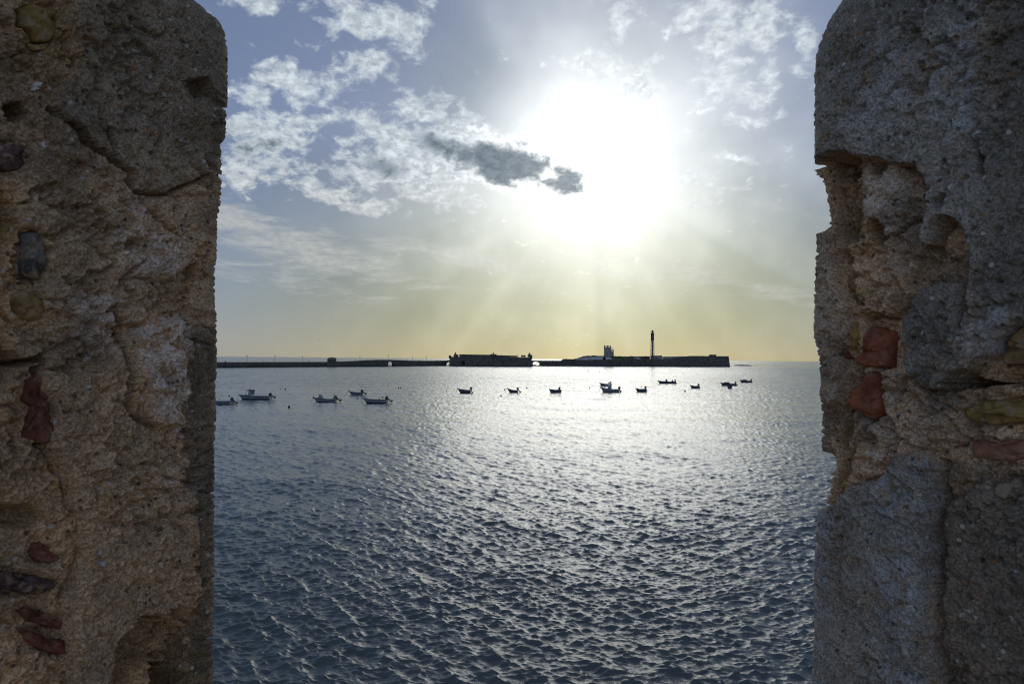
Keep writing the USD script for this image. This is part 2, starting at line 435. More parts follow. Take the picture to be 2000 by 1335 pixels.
class Merlon:
    """One block of the parapet: a rounded, weathered lump of mortar whose cheek, splayed towards the inside, is seen in the photograph."""

    def __init__(self, side, edge, top, radius):
        self.side, self.top, self.radius = side, top, radius
        s = side
        self.corner = np.array([s * 0.459, FAR_Y])
        self.near = np.array([s * 0.680, 0.45])
        self.back = [np.array([s * 1.75, 0.45]), np.array([s * 1.75, FAR_Y])]
        e = np.asarray(edge, float)
        self.edge = lambda v: np.interp(v, e[:, 1], e[:, 0])
        self.dir = (self.corner - self.near) / np.linalg.norm(self.corner - self.near)
        self.length = np.linalg.norm(self.corner - self.near)
        self.out = np.array([-s * self.dir[1], s * self.dir[0]])
        if self.out[0] * -s < 0:
            self.out = -self.out

    def build(self, relief, seed):
        s, r = self.side, 0.030
        # the way round in plan: inner face, cheek, rounded corner, outer face, back end
        def corner_arc(c, a, b, rad, n):
            """Rounded corner at c between directions towards a and towards b."""
            da, db = (a - c) / np.linalg.norm(a - c), (b - c) / np.linalg.norm(b - c)
            ang = math.acos(np.clip(da @ db, -1, 1))
            t = rad / math.tan(ang / 2)
            p0, p2 = c + da * t, c + db * t
            k = np.linspace(0, 1, n)[:, None]
            q = (1 - k) ** 2 * p0 + 2 * k * (1 - k) * c + k ** 2 * p2
            return q
        b0, b1 = self.back
        arc_far = corner_arc(self.corner, self.near, b1, r, 30)
        arc_near = corner_arc(self.near, b0, self.corner, 0.05, 10)
        lin = lambda a, b, n: a + (b - a) * np.linspace(0, 1, n)[:, None]
        # the cheek is sampled finely where the photograph looks
        split = self.near + self.dir * 0.20
        path = np.vstack([lin(b0, arc_near[0], 14)[:-1], arc_near, lin(arc_near[-1], split, 26)[1:-1], lin(split, arc_far[0], 310)[:-1], arc_far,
                          arc_far[-1] + (b1 - arc_far[-1]) * (np.linspace(0, 1, 70)[1:, None] ** 1.8)])
        nrm = np.zeros_like(path)
        tang = np.gradient(path, axis=0)
        inset = sg.Polygon([b0, self.near, self.corner, b1]).buffer(-0.20)
        inset_line = np.array([(lambda q: (q.x, q.y))(inset.exterior.interpolate(inset.exterior.project(sg.Point(*p)))) for p in path])
        # up the face, over the rounded arris and across the top
        R, ztop = self.radius, EYE[2] + self.top
        lo, hi = SILL - 0.05, ztop - R
        prof = [(0.0, z) for z in np.linspace(lo, hi, 780)]
        prof += [(1 - math.cos(a), hi + R * math.sin(a)) for a in np.linspace(0, math.pi / 2, 90)[1:]]
        prof = np.array(prof)
        nz, ns = len(prof), len(path)
        w = (prof[:, 0] * R / 0.20)[:, None, None]
        xy = path[None] + (inset_line - path)[None] * np.minimum(w, 1.0)
        base = np.concatenate([xy, np.broadcast_to(prof[:, 1][:, None, None], (nz, ns, 1))], 2)
        du, dv = np.gradient(base, axis=1), np.gradient(base, axis=0)
        n = np.cross(du, dv)
        n /= np.linalg.norm(n, axis=2, keepdims=True) + 1e-12
        centre = np.array([s * 1.1, 0.75, 0])
        flip = np.sign(((base - centre)[..., :2] * n[..., :2]).sum(-1)[nz // 3, ns // 2])
        n *= flip
        # where each point of the cheek lies on the surveyed face
        i0 = int(np.argmin(np.linalg.norm(path - arc_far[-1], axis=1)))
        idx = np.minimum(np.arange(ns), i0)
        u, v = project(base[:, idx].reshape(-1, 3))
        u, v = u.reshape(nz, ns), v.reshape(nz, ns)
        q = base * 1.0
        on_cheek = np.ones(ns)
        arc_len = np.concatenate([[0], np.cumsum(np.linalg.norm(np.diff(path, axis=0), axis=1))])
        c0, c1 = arc_len[14 + 8], arc_len[i0]
        self.v_of = v
        h, layers = relief(u, v, q, seed, self.bedded)
        fade = np.where(arc_len > c1, np.exp(-((arc_len - c1) / 0.03) ** 2), 1.0) * step(arc_len, c0 - 0.05, c0 + 0.1)
        rough = 0.006 * fbm(q * 14, 3, seed + 40) + 0.0025 * fbm(q * 60, 3, seed + 50)
        h = h * fade[None] + rough * (1 - fade[None])
        # the worn outline of the outer arris
        target = self.edge(v)
        delta = (target - self.ref(v)) / FPX * FAR_Y
        near_edge = np.where(arc_len <= c1, np.exp(-((c1 - arc_len) / 0.045) ** 2), 1.0)
        shift = delta * near_edge[None]
        pos = base + n * h[..., None]
        pos[..., 0] += shift
        for _ in range(3):
            uu, vv = project(pos.reshape(-1, 3))
            bins = np.arange(-90, 1450, 5.0)
            ext = np.full(len(bins), np.nan)
            k = np.clip(((vv + 90) / 5).astype(int), 0, len(bins) - 1)
            ext = np.full(len(bins), -1e9)
            np.maximum.at(ext, k, -s * uu)
            ext = -s * ext
            corr = np.where(np.abs(ext) > 1e8, 0, self.edge(bins + 2.5) - ext)
            corr = np.clip(np.convolve(np.pad(corr, 1, mode='edge'), [.25, .5, .25], 'valid'), -60, 60)
            pos[..., 0] += np.interp(vv.reshape(nz, ns), bins + 2.5, corr) / FPX * FAR_Y * near_edge[None]
        m = ns
        k = (np.arange(nz - 1)[:, None] * m + np.arange(m - 1)[None]).reshape(-1)
        f = np.stack([k, k + 1, k + m + 1, k + m], 1)
        pts = pos.reshape(-1, 3)
        # close top and bottom and back with fans
        top_c, bot_c = pos[-1].mean(0), pos[0].mean(0)
        a = (nz - 1) * m + np.arange(m)
        fan_t = np.stack([a, np.roll(a, -1), np.full(m, len(pts))], 1)
        b = np.arange(m)
        fan_b = np.stack([np.roll(b, -1), b, np.full(m, len(pts) + 1)], 1)
        back = np.stack([k * 0 for k in range(0)], 1) if False else None
        tri = np.vstack([f[:, [0, 1, 2]], f[:, [0, 2, 3]], fan_t, fan_b])
        rows = np.arange(nz - 1) * m
        wall = np.vstack([np.stack([rows + m - 1, rows, rows + m], 1), np.stack([rows + m - 1, rows + m, rows + 2 * m - 1], 1)])
        tri = np.vstack([tri, wall])
        if flip < 0:
            tri = tri[:, ::-1]
        pts = np.vstack([pts, top_c, bot_c])
        self.pos, self.nrm, self.u, self.v = pos, n, u, v
        self.cheek_cols = np.arange(24, i0)
        return (pts, tri), {k: np.concatenate([x.reshape(-1), [0, 0]]) for k, x in layers.items()}

    def ref(self, v):
        x = self._ref
        return np.interp(v, x[:, 1], x[:, 0])

    def survey(self):
        """Pixel column of the undisturbed outer arris, row by row."""
        z = np.linspace(SILL - 0.05, EYE[2] + self.top, 200)
        c = np.array([self.side * 0.459 + self.side * 0.004, FAR_Y - 0.004])
        off = np.clip(z - (EYE[2] + self.top - self.radius), 0, None)
        o = self.radius - np.sqrt(np.maximum(self.radius ** 2 - off ** 2, 0))
        p = np.stack([c[0] + self.side * o * 1.0, np.full_like(z, c[1]) - o * 1.0, z], 1)
        u, v = project(p)
        k = np.argsort(v)
        self._ref = np.stack([u[k], v[k]], 1)

    def point(self, u, v):
        """The surface of the cheek at a surveyed place, with its outward direction."""
        if not hasattr(self, 'tree'):
            from scipy.spatial import cKDTree
            c = self.cheek_cols[::3]
            self.tp, self.tn = self.pos[::3][:, c].reshape(-1, 3), self.nrm[::3][:, c].reshape(-1, 3)
            uu, vv = self.u[::3][:, c].reshape(-1), self.v[::3][:, c].reshape(-1)
            self.tree = cKDTree(np.stack([uu, vv], 1))
        d, k = self.tree.query(np.stack([np.atleast_1d(u), np.atleast_1d(v)], 1), k=4)
        return self.tp[k].mean(1), self.tn[k].mean(1)


def layered(u, v, q, seed, plates, cracks, holes, tints, base_h=0.0, bedded=()):
    """Relief of a cheek: worn plates of render with broken edges, cracks, hollows and grain; and the layers that colour it."""
    wob = np.stack([u / 26, v / 26, 0 * u], -1)
    wu = u + 9 * fbm(wob, 4, seed) + 2.5 * fbm(wob * 7, 2, seed + 9)
    wv = v + 9 * fbm(wob + 31, 4, seed + 3) + 2.5 * fbm(wob * 7 + 11, 2, seed + 8)
    big = fbm(q * 11, 3, seed + 1)
    mid = fbm(q * 42, 4, seed + 2, 0.6)
    render, h = np.zeros_like(u), np.zeros_like(u)
    for poly, height, edge, rnd in plates:
        m = step(signed(poly, wu, wv), -edge, edge)
        h = h + 1.6 * height * m
        render = np.maximum(render, m * rnd)
    ridge = np.abs(fbm(q * 24, 4, seed + 60, 0.55))
    rugged = 1 - 0.42 * render
    h = h + base_h + rugged * (0.015 * big + 0.008 * mid - 0.018 * np.clip(0.16 - ridge, 0, 1) / 0.16 * meshkit.noise(q * 9, seed + 61))
    lump = fbm(q * np.array([95, 95, 80]), 3, seed + 5, 0.6)
    loose = 1 - render
    h = h + (0.0055 * loose + 0.0016) * lump
    for pts, depth, width in cracks:
        d = line_dist(pts, wu, wv)
        h = h - 1.7 * depth * np.exp(-(d / width) ** 2)
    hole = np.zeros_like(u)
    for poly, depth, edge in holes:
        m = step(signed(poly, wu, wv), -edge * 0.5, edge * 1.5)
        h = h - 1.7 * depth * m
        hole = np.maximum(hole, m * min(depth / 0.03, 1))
    # the beds of the stones: the mortar round each is washed back a little
    for outline, depth in bedded:
        near = (np.abs(u - np.mean([o[0] for o in outline])) < 120) & (np.abs(v - np.mean([o[1] for o in outline])) < 120)
        m = step(signed(outline, 0.55 * u[near] + 0.45 * wu[near], 0.55 * v[near] + 0.45 * wv[near]), -4, 2)
        h[near] = h[near] * (1 - m) - depth * m
        g_ = np.exp(-((signed(outline, wu[near], wv[near]) + 5) / 4.5) ** 2)
        h[near] -= 0.006 * g_
    # pits where sand and shell have fallen out, and grains that stand proud
    pit = fbm(q * 190, 2, seed + 6)
    h = h - 0.0042 * np.clip(pit - 0.32, 0, 1) / 0.6 * (0.35 + 0.65 * meshkit.noise(q * 25, seed + 15))
    pock = fbm(q * 85, 2, seed + 26)
    h = h - 0.009 * np.clip(pock - 0.40, 0, 1) / 0.5
    grain = fbm(q * 330, 2, seed + 7)
    h = h + 0.0013 * grain
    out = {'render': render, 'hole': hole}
    for name, polys in tints.items():
        t = np.zeros_like(u)
        for poly, edge, amount in polys:
            t = np.maximum(t, amount * step(signed(poly, wu, wv), -edge, edge))
        out[name] = t
    return h, out


def left_relief(u, v, q, seed, bedded):
    plates = [
        ([(60, -300), (460, -300), (460, 330), (400, 335), (388, 345), (330, 374), (285, 378), (262, 370), (245, 335), (210, 308), (175, 288), (140, 250), (112, 232), (100, 215), (150, 120), (120, 40)], 0.009, 4, .75),
        ([(390, -300), (460, -300), (460, 430), (425, 425), (432, 300), (418, 215), (392, 200), (380, 165), (340, 160)], 0.007, 3, .9),
        ([(110, 232), (170, 288), (240, 335), (262, 378), (330, 378), (395, 350), (390, 470), (330, 560), (300, 600), (240, 640), (150, 620), (90, 600), (60, 540), (25, 430), (45, 330)], 0.006, 5, .35),
        ([(110, 760), (210, 700), (235, 660), (350, 620), (352, 700), (345, 850), (360, 1000), (372, 1180), (330, 1190), (260, 1205), (220, 1245), (200, 1335), (140, 1600), (130, 1335), (125, 1160), (150, 1080), (140, 1000), (122, 930), (108, 880), (105, 820)], 0.013, 4, .25),
        ([(348, 655), (392, 640), (440, 620), (440, 1700), (372, 1700), (372, 1180), (360, 1000), (345, 850)], 0.008, 4, .6),
        ([(255, 725), (270, 690), (330, 680), (340, 760), (335, 830), (285, 830), (262, 800)], 0.006, 3, .2),
    ]
    cracks = [
        ([(100, 216), (112, 232), (140, 252), (175, 290), (210, 308), (232, 325), (245, 338), (262, 374), (290, 380)], .010, 5), ([(290, 380), (330, 376), (352, 368), (388, 345)], .008, 2.2),
        ([(205, 255), (214, 300), (228, 318)], .010, 4), ([(262, 374), (300, 420), (330, 450), (345, 462)], .006, 4),
        ([(410, 235), (402, 290), (404, 340), (402, 420), (408, 470), (396, 545), (393, 600), (402, 660)], .026, 6), ([(418, 330), (416, 430), (410, 560), (413, 700), (416, 760)], .012, 3),
        ([(232, 655), (238, 740), (239, 795), (250, 818), (280, 828)], .013, 5), ([(222, 560), (245, 530), (262, 515)], .009, 4), ([(215, 600), (238, 640), (240, 670)], .012, 6),
        ([(86, 866), (108, 880), (122, 930), (132, 965), (148, 1020), (150, 1085), (140, 1120), (125, 1165)], .012, 4.5), ([(295, 928), (330, 937), (366, 940)], .006, 2), ([(370, 955), (408, 962), (418, 975)], .006, 2.5),
        ([(60, 735), (88, 712), (92, 690)], .010, 4), ([(225, 1250), (250, 1218), (300, 1205), (340, 1196), (365, 1215), (378, 1245)], .014, 5),
    ]
    holes = [
        ([(-200, 360), (10, 372), (28, 410), (30, 470), (14, 530), (-200, 540)], .035, 8), ([(-200, 672), (20, 678), (50, 700), (86, 690), (92, 704), (40, 722), (15, 760), (-200, 775)], .035, 7),
        ([(10, 205), (45, 202), (56, 228), (40, 245), (14, 238)], .022, 5), ([(394, 240), (422, 232), (424, 262), (410, 300), (396, 290)], .030, 5), ([(384, 306), (402, 300), (402, 328), (388, 330)], .026, 4),
        ([(228, 1250), (262, 1218), (330, 1206), (362, 1222), (380, 1262), (360, 1300), (300, 1290), (262, 1310), (225, 1400), (205, 1400)], .018, 7), ([(235, 465), (258, 462), (266, 480), (246, 492), (232, 482)], .010, 6),
        ([(-200, 965), (60, 985), (95, 1010), (60, 1030), (-200, 1035)], .016, 10), ([(300, 1295), (360, 1290), (372, 1400), (280, 1400)], .03, 8), ([(355, 520), (378, 512), (384, 545), (362, 552)], .012, 5),
        ([(350, 160), (382, 158), (388, 190), (372, 196), (352, 182)], .010, 4),
    ]
    tints = {
        'pale': [([(200, 450), (270, 440), (345, 470), (352, 560), (310, 530), (250, 540), (215, 500)], 14, .8), ([(110, 590), (180, 570), (228, 600), (225, 690), (190, 692), (130, 640)], 14, .8),
                 ([(250, 640), (350, 612), (368, 640), (342, 700), (346, 860), (272, 800), (255, 720)], 10, .9), ([(280, 890), (360, 880), (365, 960), (290, 960)], 20, .5), ([(250, 360), (290, 380), (285, 430), (250, 430)], 10, .7),
                 ([(190, 100), (330, 90), (360, 200), (260, 260), (200, 200)], 40, .25)],
        'ochre': [([(-200, 360), (20, 372), (35, 470), (-200, 540)], 12, .9), ([(60, 60), (130, 50), (140, 130), (60, 150), (10, 140)], 22, .6), ([(-200, 950), (90, 980), (60, 1035), (-200, 1040)], 14, .5), ([(210, 1260), (370, 1280), (370, 1500), (190, 1500)], 14, .55),
                  ([(170, 960), (195, 950), (205, 990), (180, 985)], 6, .8)],
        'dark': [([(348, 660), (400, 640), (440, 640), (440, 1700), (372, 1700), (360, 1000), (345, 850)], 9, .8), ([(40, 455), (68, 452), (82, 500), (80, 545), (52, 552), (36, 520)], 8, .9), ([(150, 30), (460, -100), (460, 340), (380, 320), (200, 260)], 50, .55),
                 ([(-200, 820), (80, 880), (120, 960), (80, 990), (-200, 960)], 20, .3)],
    }
    return layered(u, v, q, seed, plates, cracks, holes, tints, bedded=bedded)


def right_relief(u, v, q, seed, bedded):
    plates = [
        ([(1500, -300), (2300, -300), (2300, 640), (2000, 640), (1968, 690), (1930, 715), (1895, 732), (1866, 758), (1830, 755), (1800, 728), (1790, 680), (1800, 600), (1840, 560), (1922, 545), (1930, 500), (1918, 455), (1898, 428), (1876, 424), (1862, 440), (1848, 482), (1834, 470), (1838, 370),
          (1818, 326), (1760, 320), (1732, 313), (1700, 310), (1690, 300), (1650, 304), (1622, 310), (1604, 318), (1600, 350), (1500, 350)], 0.020, 3.5, 1.0),
        ([(1500, 1005), (1600, 1000), (1650, 980), (1690, 948), (1740, 930), (1788, 890), (1814, 884), (1832, 906), (1838, 960), (1832, 1150), (1840, 1700), (1500, 1700)], 0.020, 3.5, 1.0),
        ([(1850, 985), (1900, 960), (2300, 980), (2300, 1700), (1880, 1700), (1850, 1300)], 0.006, 8, .7),
        ([(1500, 448), (1618, 450), (1636, 520), (1655, 590), (1668, 640), (1650, 700), (1650, 780), (1622, 800), (1608, 880), (1500, 880)], 0.010, 3, .5),
        ([(1700, 560), (1760, 520), (1795, 540), (1790, 600), (1768, 612), (1700, 612)], 0.012, 4, .1),
        ([(1690, 320), (1760, 322), (1822, 350), (1828, 470), (1800, 540), (1740, 530), (1712, 470), (1690, 400)], 0.006, 4, .35),
        ([(1680, 830), (1760, 720), (1800, 740), (1900, 800), (1890, 850), (1800, 885), (1740, 928), (1690, 945), (1650, 965), (1660, 900)], 0.009, 6, .05),
    ]
    cracks = [
        ([(1626, 352), (1630, 400), (1634, 460)], .016, 4), ([(1645, 345), (1650, 410), (1642, 460), (1646, 500)], .018, 5), ([(1660, 350), (1672, 400)], .010, 5),
        ([(1640, 500), (1660, 560), (1683, 612), (1686, 690), (1668, 745), (1664, 790), (1652, 830), (1648, 900), (1640, 960)], .024, 8),
        ([(1692, 622), (1720, 618), (1745, 618)], .012, 3.5), ([(1744, 808), (1760, 830), (1762, 850), (1748, 880)], .008, 5), ([(1838, 905), (1842, 1000), (1836, 1120), (1845, 1240), (1850, 1420)], .015, 6),
        ([(1868, 430), (1850, 470), (1842, 500)], .010, 5), ([(1905, 490), (1912, 560), (1900, 640)], .008, 5), ([(1730, 470), (1760, 460), (1790, 440), (1810, 430)], .008, 4), ([(1870, 800), (1840, 780), (1820, 740)], .006, 5),
        ([(1610, 930), (1625, 960), (1618, 1000)], .012, 5),
    ]
    holes = [
        ([(1866, 761), (1880, 742), (1900, 733), (1928, 740), (1962, 747), (1984, 730), (2010, 712), (2300, 700), (2300, 760), (2000, 758), (1960, 752), (1930, 756), (1900, 758)], .050, 4),
        ([(1606, 316), (1650, 308), (1688, 304), (1690, 330), (1672, 350), (1640, 360), (1612, 345)], .022, 5), ([(1706, 318), (1740, 316), (1736, 330), (1718, 345)], .014, 4), ([(1700, 425), (1722, 430), (1738, 470), (1735, 490), (1706, 480), (1695, 450)], .018, 5),
        ([(1620, 360), (1680, 355), (1690, 420), (1684, 470), (1640, 480), (1624, 440)], .012, 8), ([(1655, 820), (1668, 830), (1672, 900), (1660, 940), (1645, 920)], .022, 6), ([(1800, 905), (1822, 910), (1850, 960), (1840, 990)], .006, 6),
        ([(1843, 395), (1875, 372), (1880, 400), (1860, 420)], .008, 5), ([(1940, 300), (1958, 310), (1955, 345), (1940, 335)], .010, 4),
    ]
    tints = {
        'pale': [([(1705, 326), (1731, 321), (1756, 325), (1780, 360), (1760, 440), (1742, 470), (1712, 421), (1695, 391)], 8, 1.0), ([(1700, 800), (1780, 740), (1880, 800), (1880, 860), (1780, 890), (1690, 940)], 16, .45), ([(1870, 850), (1990, 830), (1990, 1000), (1880, 960)], 20, .35),
                 ([(1900, 560), (1940, 545), (1935, 700), (1915, 720)], 8, .55)],
        'ochre': [([(1640, 420), (1700, 430), (1740, 480), (1700, 500), (1650, 490)], 12, .6), ([(1776, 660), (1800, 668), (1802, 712), (1785, 715)], 6, .8), ([(1655, 850), (1680, 880), (1675, 960), (1650, 960)], 8, .6), ([(1940, 20), (2000, 0), (2000, 200), (1950, 190)], 25, .5), ([(1660, 560), (1690, 560), (1690, 620), (1668, 615)], 8, .7)],
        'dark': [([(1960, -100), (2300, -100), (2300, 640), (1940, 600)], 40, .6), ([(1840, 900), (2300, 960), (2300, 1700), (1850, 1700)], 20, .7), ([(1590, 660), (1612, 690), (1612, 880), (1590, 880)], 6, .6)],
        'stain': [([(1700, 90), (1790, 60), (1800, 250), (1700, 280)], 40, .6), ([(1880, -50), (1970, -50), (1940, 300), (1860, 250)], 30, .8), ([(1740, 930), (1830, 900), (1835, 1400), (1760, 1400)], 25, .9), ([(1600, 1000), (1650, 990), (1640, 1400), (1595, 1400)], 16, .6),
                  ([(1960, 560), (2000, 560), (1990, 690), (1940, 720)], 15, .8)],
    }
    return layered(u, v, q, seed, plates, cracks, holes, tints, bedded=bedded)


def wall_look(name, mortar, cement, weather):
    g = Graph()
    pos = g('geometry', 'position')
    at = lambda k: g('attribute', 'fac', attribute=k)
    render, pale, ochre, dark, hole, stain = (at(k) for k in ('render', 'pale', 'ochre', 'dark', 'hole', 'stain'))
    n1, n2, n3 = g.noise(pos, 9.0, 5.0, 0.62), g.noise(pos, 55.0, 4.0, 0.6), g.noise(pos, 420.0, 3.0, 0.6)
    m = np.array(mortar)
    col = g.mix(g.remap(n1, 0.35, 0.65), tuple(m * 0.78), tuple(m * (1.25, 1.17, 1.08)))
    c = np.array(cement)
    cem = g.mix(g.remap(g.math('add', g.math('multiply', n1, 0.6), g.math('multiply', n2, 0.4)), 0.40, 0.60), tuple(c * .72), tuple(c * 1.2))
    patchy = g.math('multiply', render, g.remap(g.math('add', g.math('multiply', n2, 0.55), g.math('multiply', n1, 0.6)), 0.42, 0.58, 0.45, 1.0))
    col = g.mix(patchy, col, cem)
    col = g.mix(g.math('multiply', pale, g.remap(n2, 0.35, 0.60)), col, (.66, .54, .44))
    col = g.mix(g.math('multiply', stain, g.remap(n2, 0.35, 0.62)), col, (.37, .37, .36))
    col = g.mix(g.math('multiply', ochre, g.remap(n2, 0.30, 0.65)), col, (.40, .24, .07))
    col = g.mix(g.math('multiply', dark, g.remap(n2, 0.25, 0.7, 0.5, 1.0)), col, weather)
    age = g.noise(pos, 5.5, 5.0, 0.65)
    col = g.mix(g.remap(age, 0.48, 0.66, 0.0, 0.62), col, weather)
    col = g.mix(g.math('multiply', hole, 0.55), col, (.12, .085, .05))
    # sand: every grain of its own tone, with bits of shell and brick
    cell = g('voronoi_texture', 'color', vector=pos, scale=430.0)
    tone = g('separate_color', 'r', color=cell)
    col = g.scale(col, g.remap(tone, 0.0, 1.0, 0.58, 1.42, kind='linear'))
    big = g('voronoi_texture', 'color', vector=pos, scale=120.0)
    bd = g('voronoi_texture', 'distance', vector=pos, scale=120.0)
    pick = g('separate_color', 'g', color=big)
    spot = g.math('multiply', g.remap(pick, 0.915, 0.93), g.remap(bd, 0.42, 0.25))
    col = g.mix(g.math('multiply', spot, 0.85), col, g.mix(g.remap(g('separate_color', 'b', color=big), 0.6, 0.62), (.52, .48, .43), (.34, .16, .06)))
    spot2 = g.math('multiply', g.remap(pick, 0.09, 0.075), g.remap(bd, 0.45, 0.25))
    col = g.mix(g.math('multiply', spot2, 0.8), col, (.05, .045, .04))
    h = g.math('add', g.math('multiply', n3, 0.0016), g.math('add', g.math('multiply', tone, 0.0006), g.math('multiply', g.noise(pos, 160.0, 4.0, 0.65), 0.0024)))
    nrm = g('bump', 'normal', height=h, strength=0.9, distance=1.0)
    return g.make(name, surface=g('principled_bsdf', 'BSDF', base_color=col, roughness=0.88, specular_ior_level=0.25, normal=nrm))


def primvars(prim, values):
    api = UsdGeom.PrimvarsAPI(prim)
    for k, x in values.items():
        api.CreatePrimvar(k, Sdf.ValueTypeNames.FloatArray, 'vertex').Set(Vt.FloatArray.FromNumpy(np.ascontiguousarray(x, np.float32)))


def stone_look(name, color, mottle=0.4, dust=0.65):
    g = Graph()
    pos = g('geometry', 'position')
    c = np.array(color)
    n1, n2 = g.noise(pos, 28.0, 4.0, 0.6), g.noise(pos, 190.0, 4.0, 0.65)
    col = g.mix(g.remap(n1, 0.32, 0.68), tuple(c * (1 - mottle)), tuple(np.minimum(c * (1 + mottle), 1)))
    n3 = g.noise(pos, 70.0, 4.0, 0.65)
    col = g.mix(g.remap(n3, 0.50, 0.60, 0.0, dust), col, (.35, .25, .165))
    col = g.mix(g.remap(n2, 0.56, 0.72, 0.0, 0.7), col, (.12, .09, .06))
    nrm = g('bump', 'normal', height=g.math('add', g.math('multiply', n2, 0.003), g.math('multiply', n1, 0.004)), strength=0.9, distance=1.0)
    return g.make(name, surface=g('principled_bsdf', 'BSDF', base_color=col, roughness=0.85, specular_ior_level=0.25, normal=nrm))


def embed(merlon, path, name, outline, mat, proud=0.003, dome=0.004, seed=0, label=None, sharp=2.5):
    """A stone or a bit of brick bedded in the mortar: its outline on the face, a weathered front and sides that run back into the wall."""
    o = np.asarray(outline, float)
    c = o.mean(0)
    per = np.concatenate([[0], np.cumsum(np.hypot(*np.diff(np.vstack([o, o[:1]]), axis=0).T))])
    t = np.linspace(0, per[-1], 61)[:-1]
    ring = np.stack([np.interp(t, per, np.append(o[:, k], o[0, k])) for k in (0, 1)], 1)
    for _ in range(0 if name == 'brick' else 1):
        ring = (ring * 2 + np.roll(ring, 1, 0) + np.roll(ring, -1, 0)) / 4
    r = np.random.default_rng(seed)
    ring += np.convolve(np.tile(r.normal(0, 1.6, 60), 3), [.25, .5, .25], 'same')[60:120][:, None] * (ring - c) / np.linalg.norm(ring - c, axis=1, keepdims=True)
    out = np.array([*merlon.out, 0.0])
    cp, cn = merlon.point(o[:, 0], o[:, 1])
    depth = merlon.bed_depth
    along = (cp @ out)
    origin = cp.mean(0) + out * (np.median(along) - along.mean())
    proud = proud + (0.001 if name == 'pebble' else depth - 0.0045)
    # spread the outline on the plane through the bedding
    def plane(uv):
        d = np.array([ray(*x) for x in uv])
        k = ((origin - EYE) @ out) / (d @ out)
        return EYE + d * k[:, None]
    rim = plane(ring)
    cen = plane(c[None])[0]
    radii = np.array([1.0, .97, .9, .78, .6, .4, .2])
    rows = [rim - out * 0.035]
    for q in radii:
        p = cen + (rim - cen) * q
        lift = proud * min(1.0, (1 - q) / 0.06 * 0.7 + 0.3) + dome * 0.3 * (1 - q ** (sharp * 1.6))
        rough = fbm(p * 48, 3, seed)[:, None] * 0.0055 + fbm(p * 190, 2, seed + 3)[:, None] * 0.0028
        chip = np.abs(fbm(p * 34, 3, seed + 7))[:, None]
        lift = lift - 0.006 * np.clip(0.22 - chip, 0, 1) / 0.22
        rows.append(p + out * (lift + rough * (1 if q < .99 else .4)))
    v = np.vstack(rows + [cen + out * (proud + dome)])
    n, f = 60, []
    for k in range(len(rows) - 1):
        for j in range(n):
            a, b = k * n + j, k * n + (j + 1) % n
            f += [[a, b, b + n], [a, b + n, a + n]]
    e = (len(rows) - 1) * n
    f += [[e + j, e + (j + 1) % n, len(v) - 1] for j in range(n)]
    m = trimesh.Trimesh(v, f, process=False)
    m.fix_normals()
    put(name, m, mat, path, smooth=40, label=label)


LEFT_EDGE = [(300, -80), (345, -20), (370, 0), (385, 8), (400, 20), (429, 42), (440, 68), (444, 100), (444, 200), (442, 250), (440, 272), (432, 282), (434, 346), (431, 400), (425, 426), (424, 500), (420, 527), (420, 600), (423, 608), (424, 670), (424, 740), (421, 745), (423, 812), (420, 870),
             (419, 963), (420, 994), (418, 1014), (419, 1090), (418, 1200), (417, 1335), (417, 1500)]
RIGHT_EDGE = [(1760, -60), (1715, -22), (1680, 0), (1645, 30), (1618, 65), (1600, 105), (1595, 150), (1594, 200), (1596, 301), (1594, 346), (1606, 352), (1613, 371), (1622, 426), (1620, 446), (1598, 451), (1595, 477), (1591, 542), (1590, 622), (1591, 660), (1600, 700), (1604, 751), (1600, 769), (1607, 790),
              (1608, 877), (1613, 884), (1632, 889), (1636, 908), (1623, 922), (1621, 963), (1603, 991), (1598, 1024), (1594, 1095), (1593, 1191), (1589, 1317), (1589, 1500)]

left_look = wall_look('weathered_mortar', (.500, .335, .195), (.285, .230, .165), (.105, .082, .054))
right_look = wall_look('weathered_render', (.530, .370, .235), (.290, .258, .212), (.100, .086, .066))
red_brick = stone_look('red_brick', (.29, .088, .045), 0.3, 0.25)
rust_brick = stone_look('rust_brick', (.34, .16, .10), 0.3, 0.4)
dark_brick = stone_look('dark_brick', (.18, .062, .04), 0.35, 0.35)
purple_stone = stone_look('purple_stone', (.115, .065, .063))
yellow_stone = stone_look('yellow_stone', (.29, .195, .06))
ochre_stone = stone_look('ochre_stone', (.25, .155, .065))
grey_stone = stone_look('grey_stone', (.11, .10, .088))
shell_look = stone_look('sea_shell', (.55, .50, .45), 0.15)
heart_look = stone_look('grey_core', (.30, .26, .20), 0.2)
dull_yellow = stone_look('dull_yellow_stone', (.22, .165, .07))


def blob(u, v, rx, ry, n=9, tilt=0.0):
    a = np.linspace(0, 2 * np.pi, n, endpoint=False)
    x, y = rx * np.cos(a), ry * np.sin(a)
    t = math.radians(tilt)
    return np.stack([u + x * math.cos(t) - y * math.sin(t), v + x * math.sin(t) + y * math.cos(t)], 1)


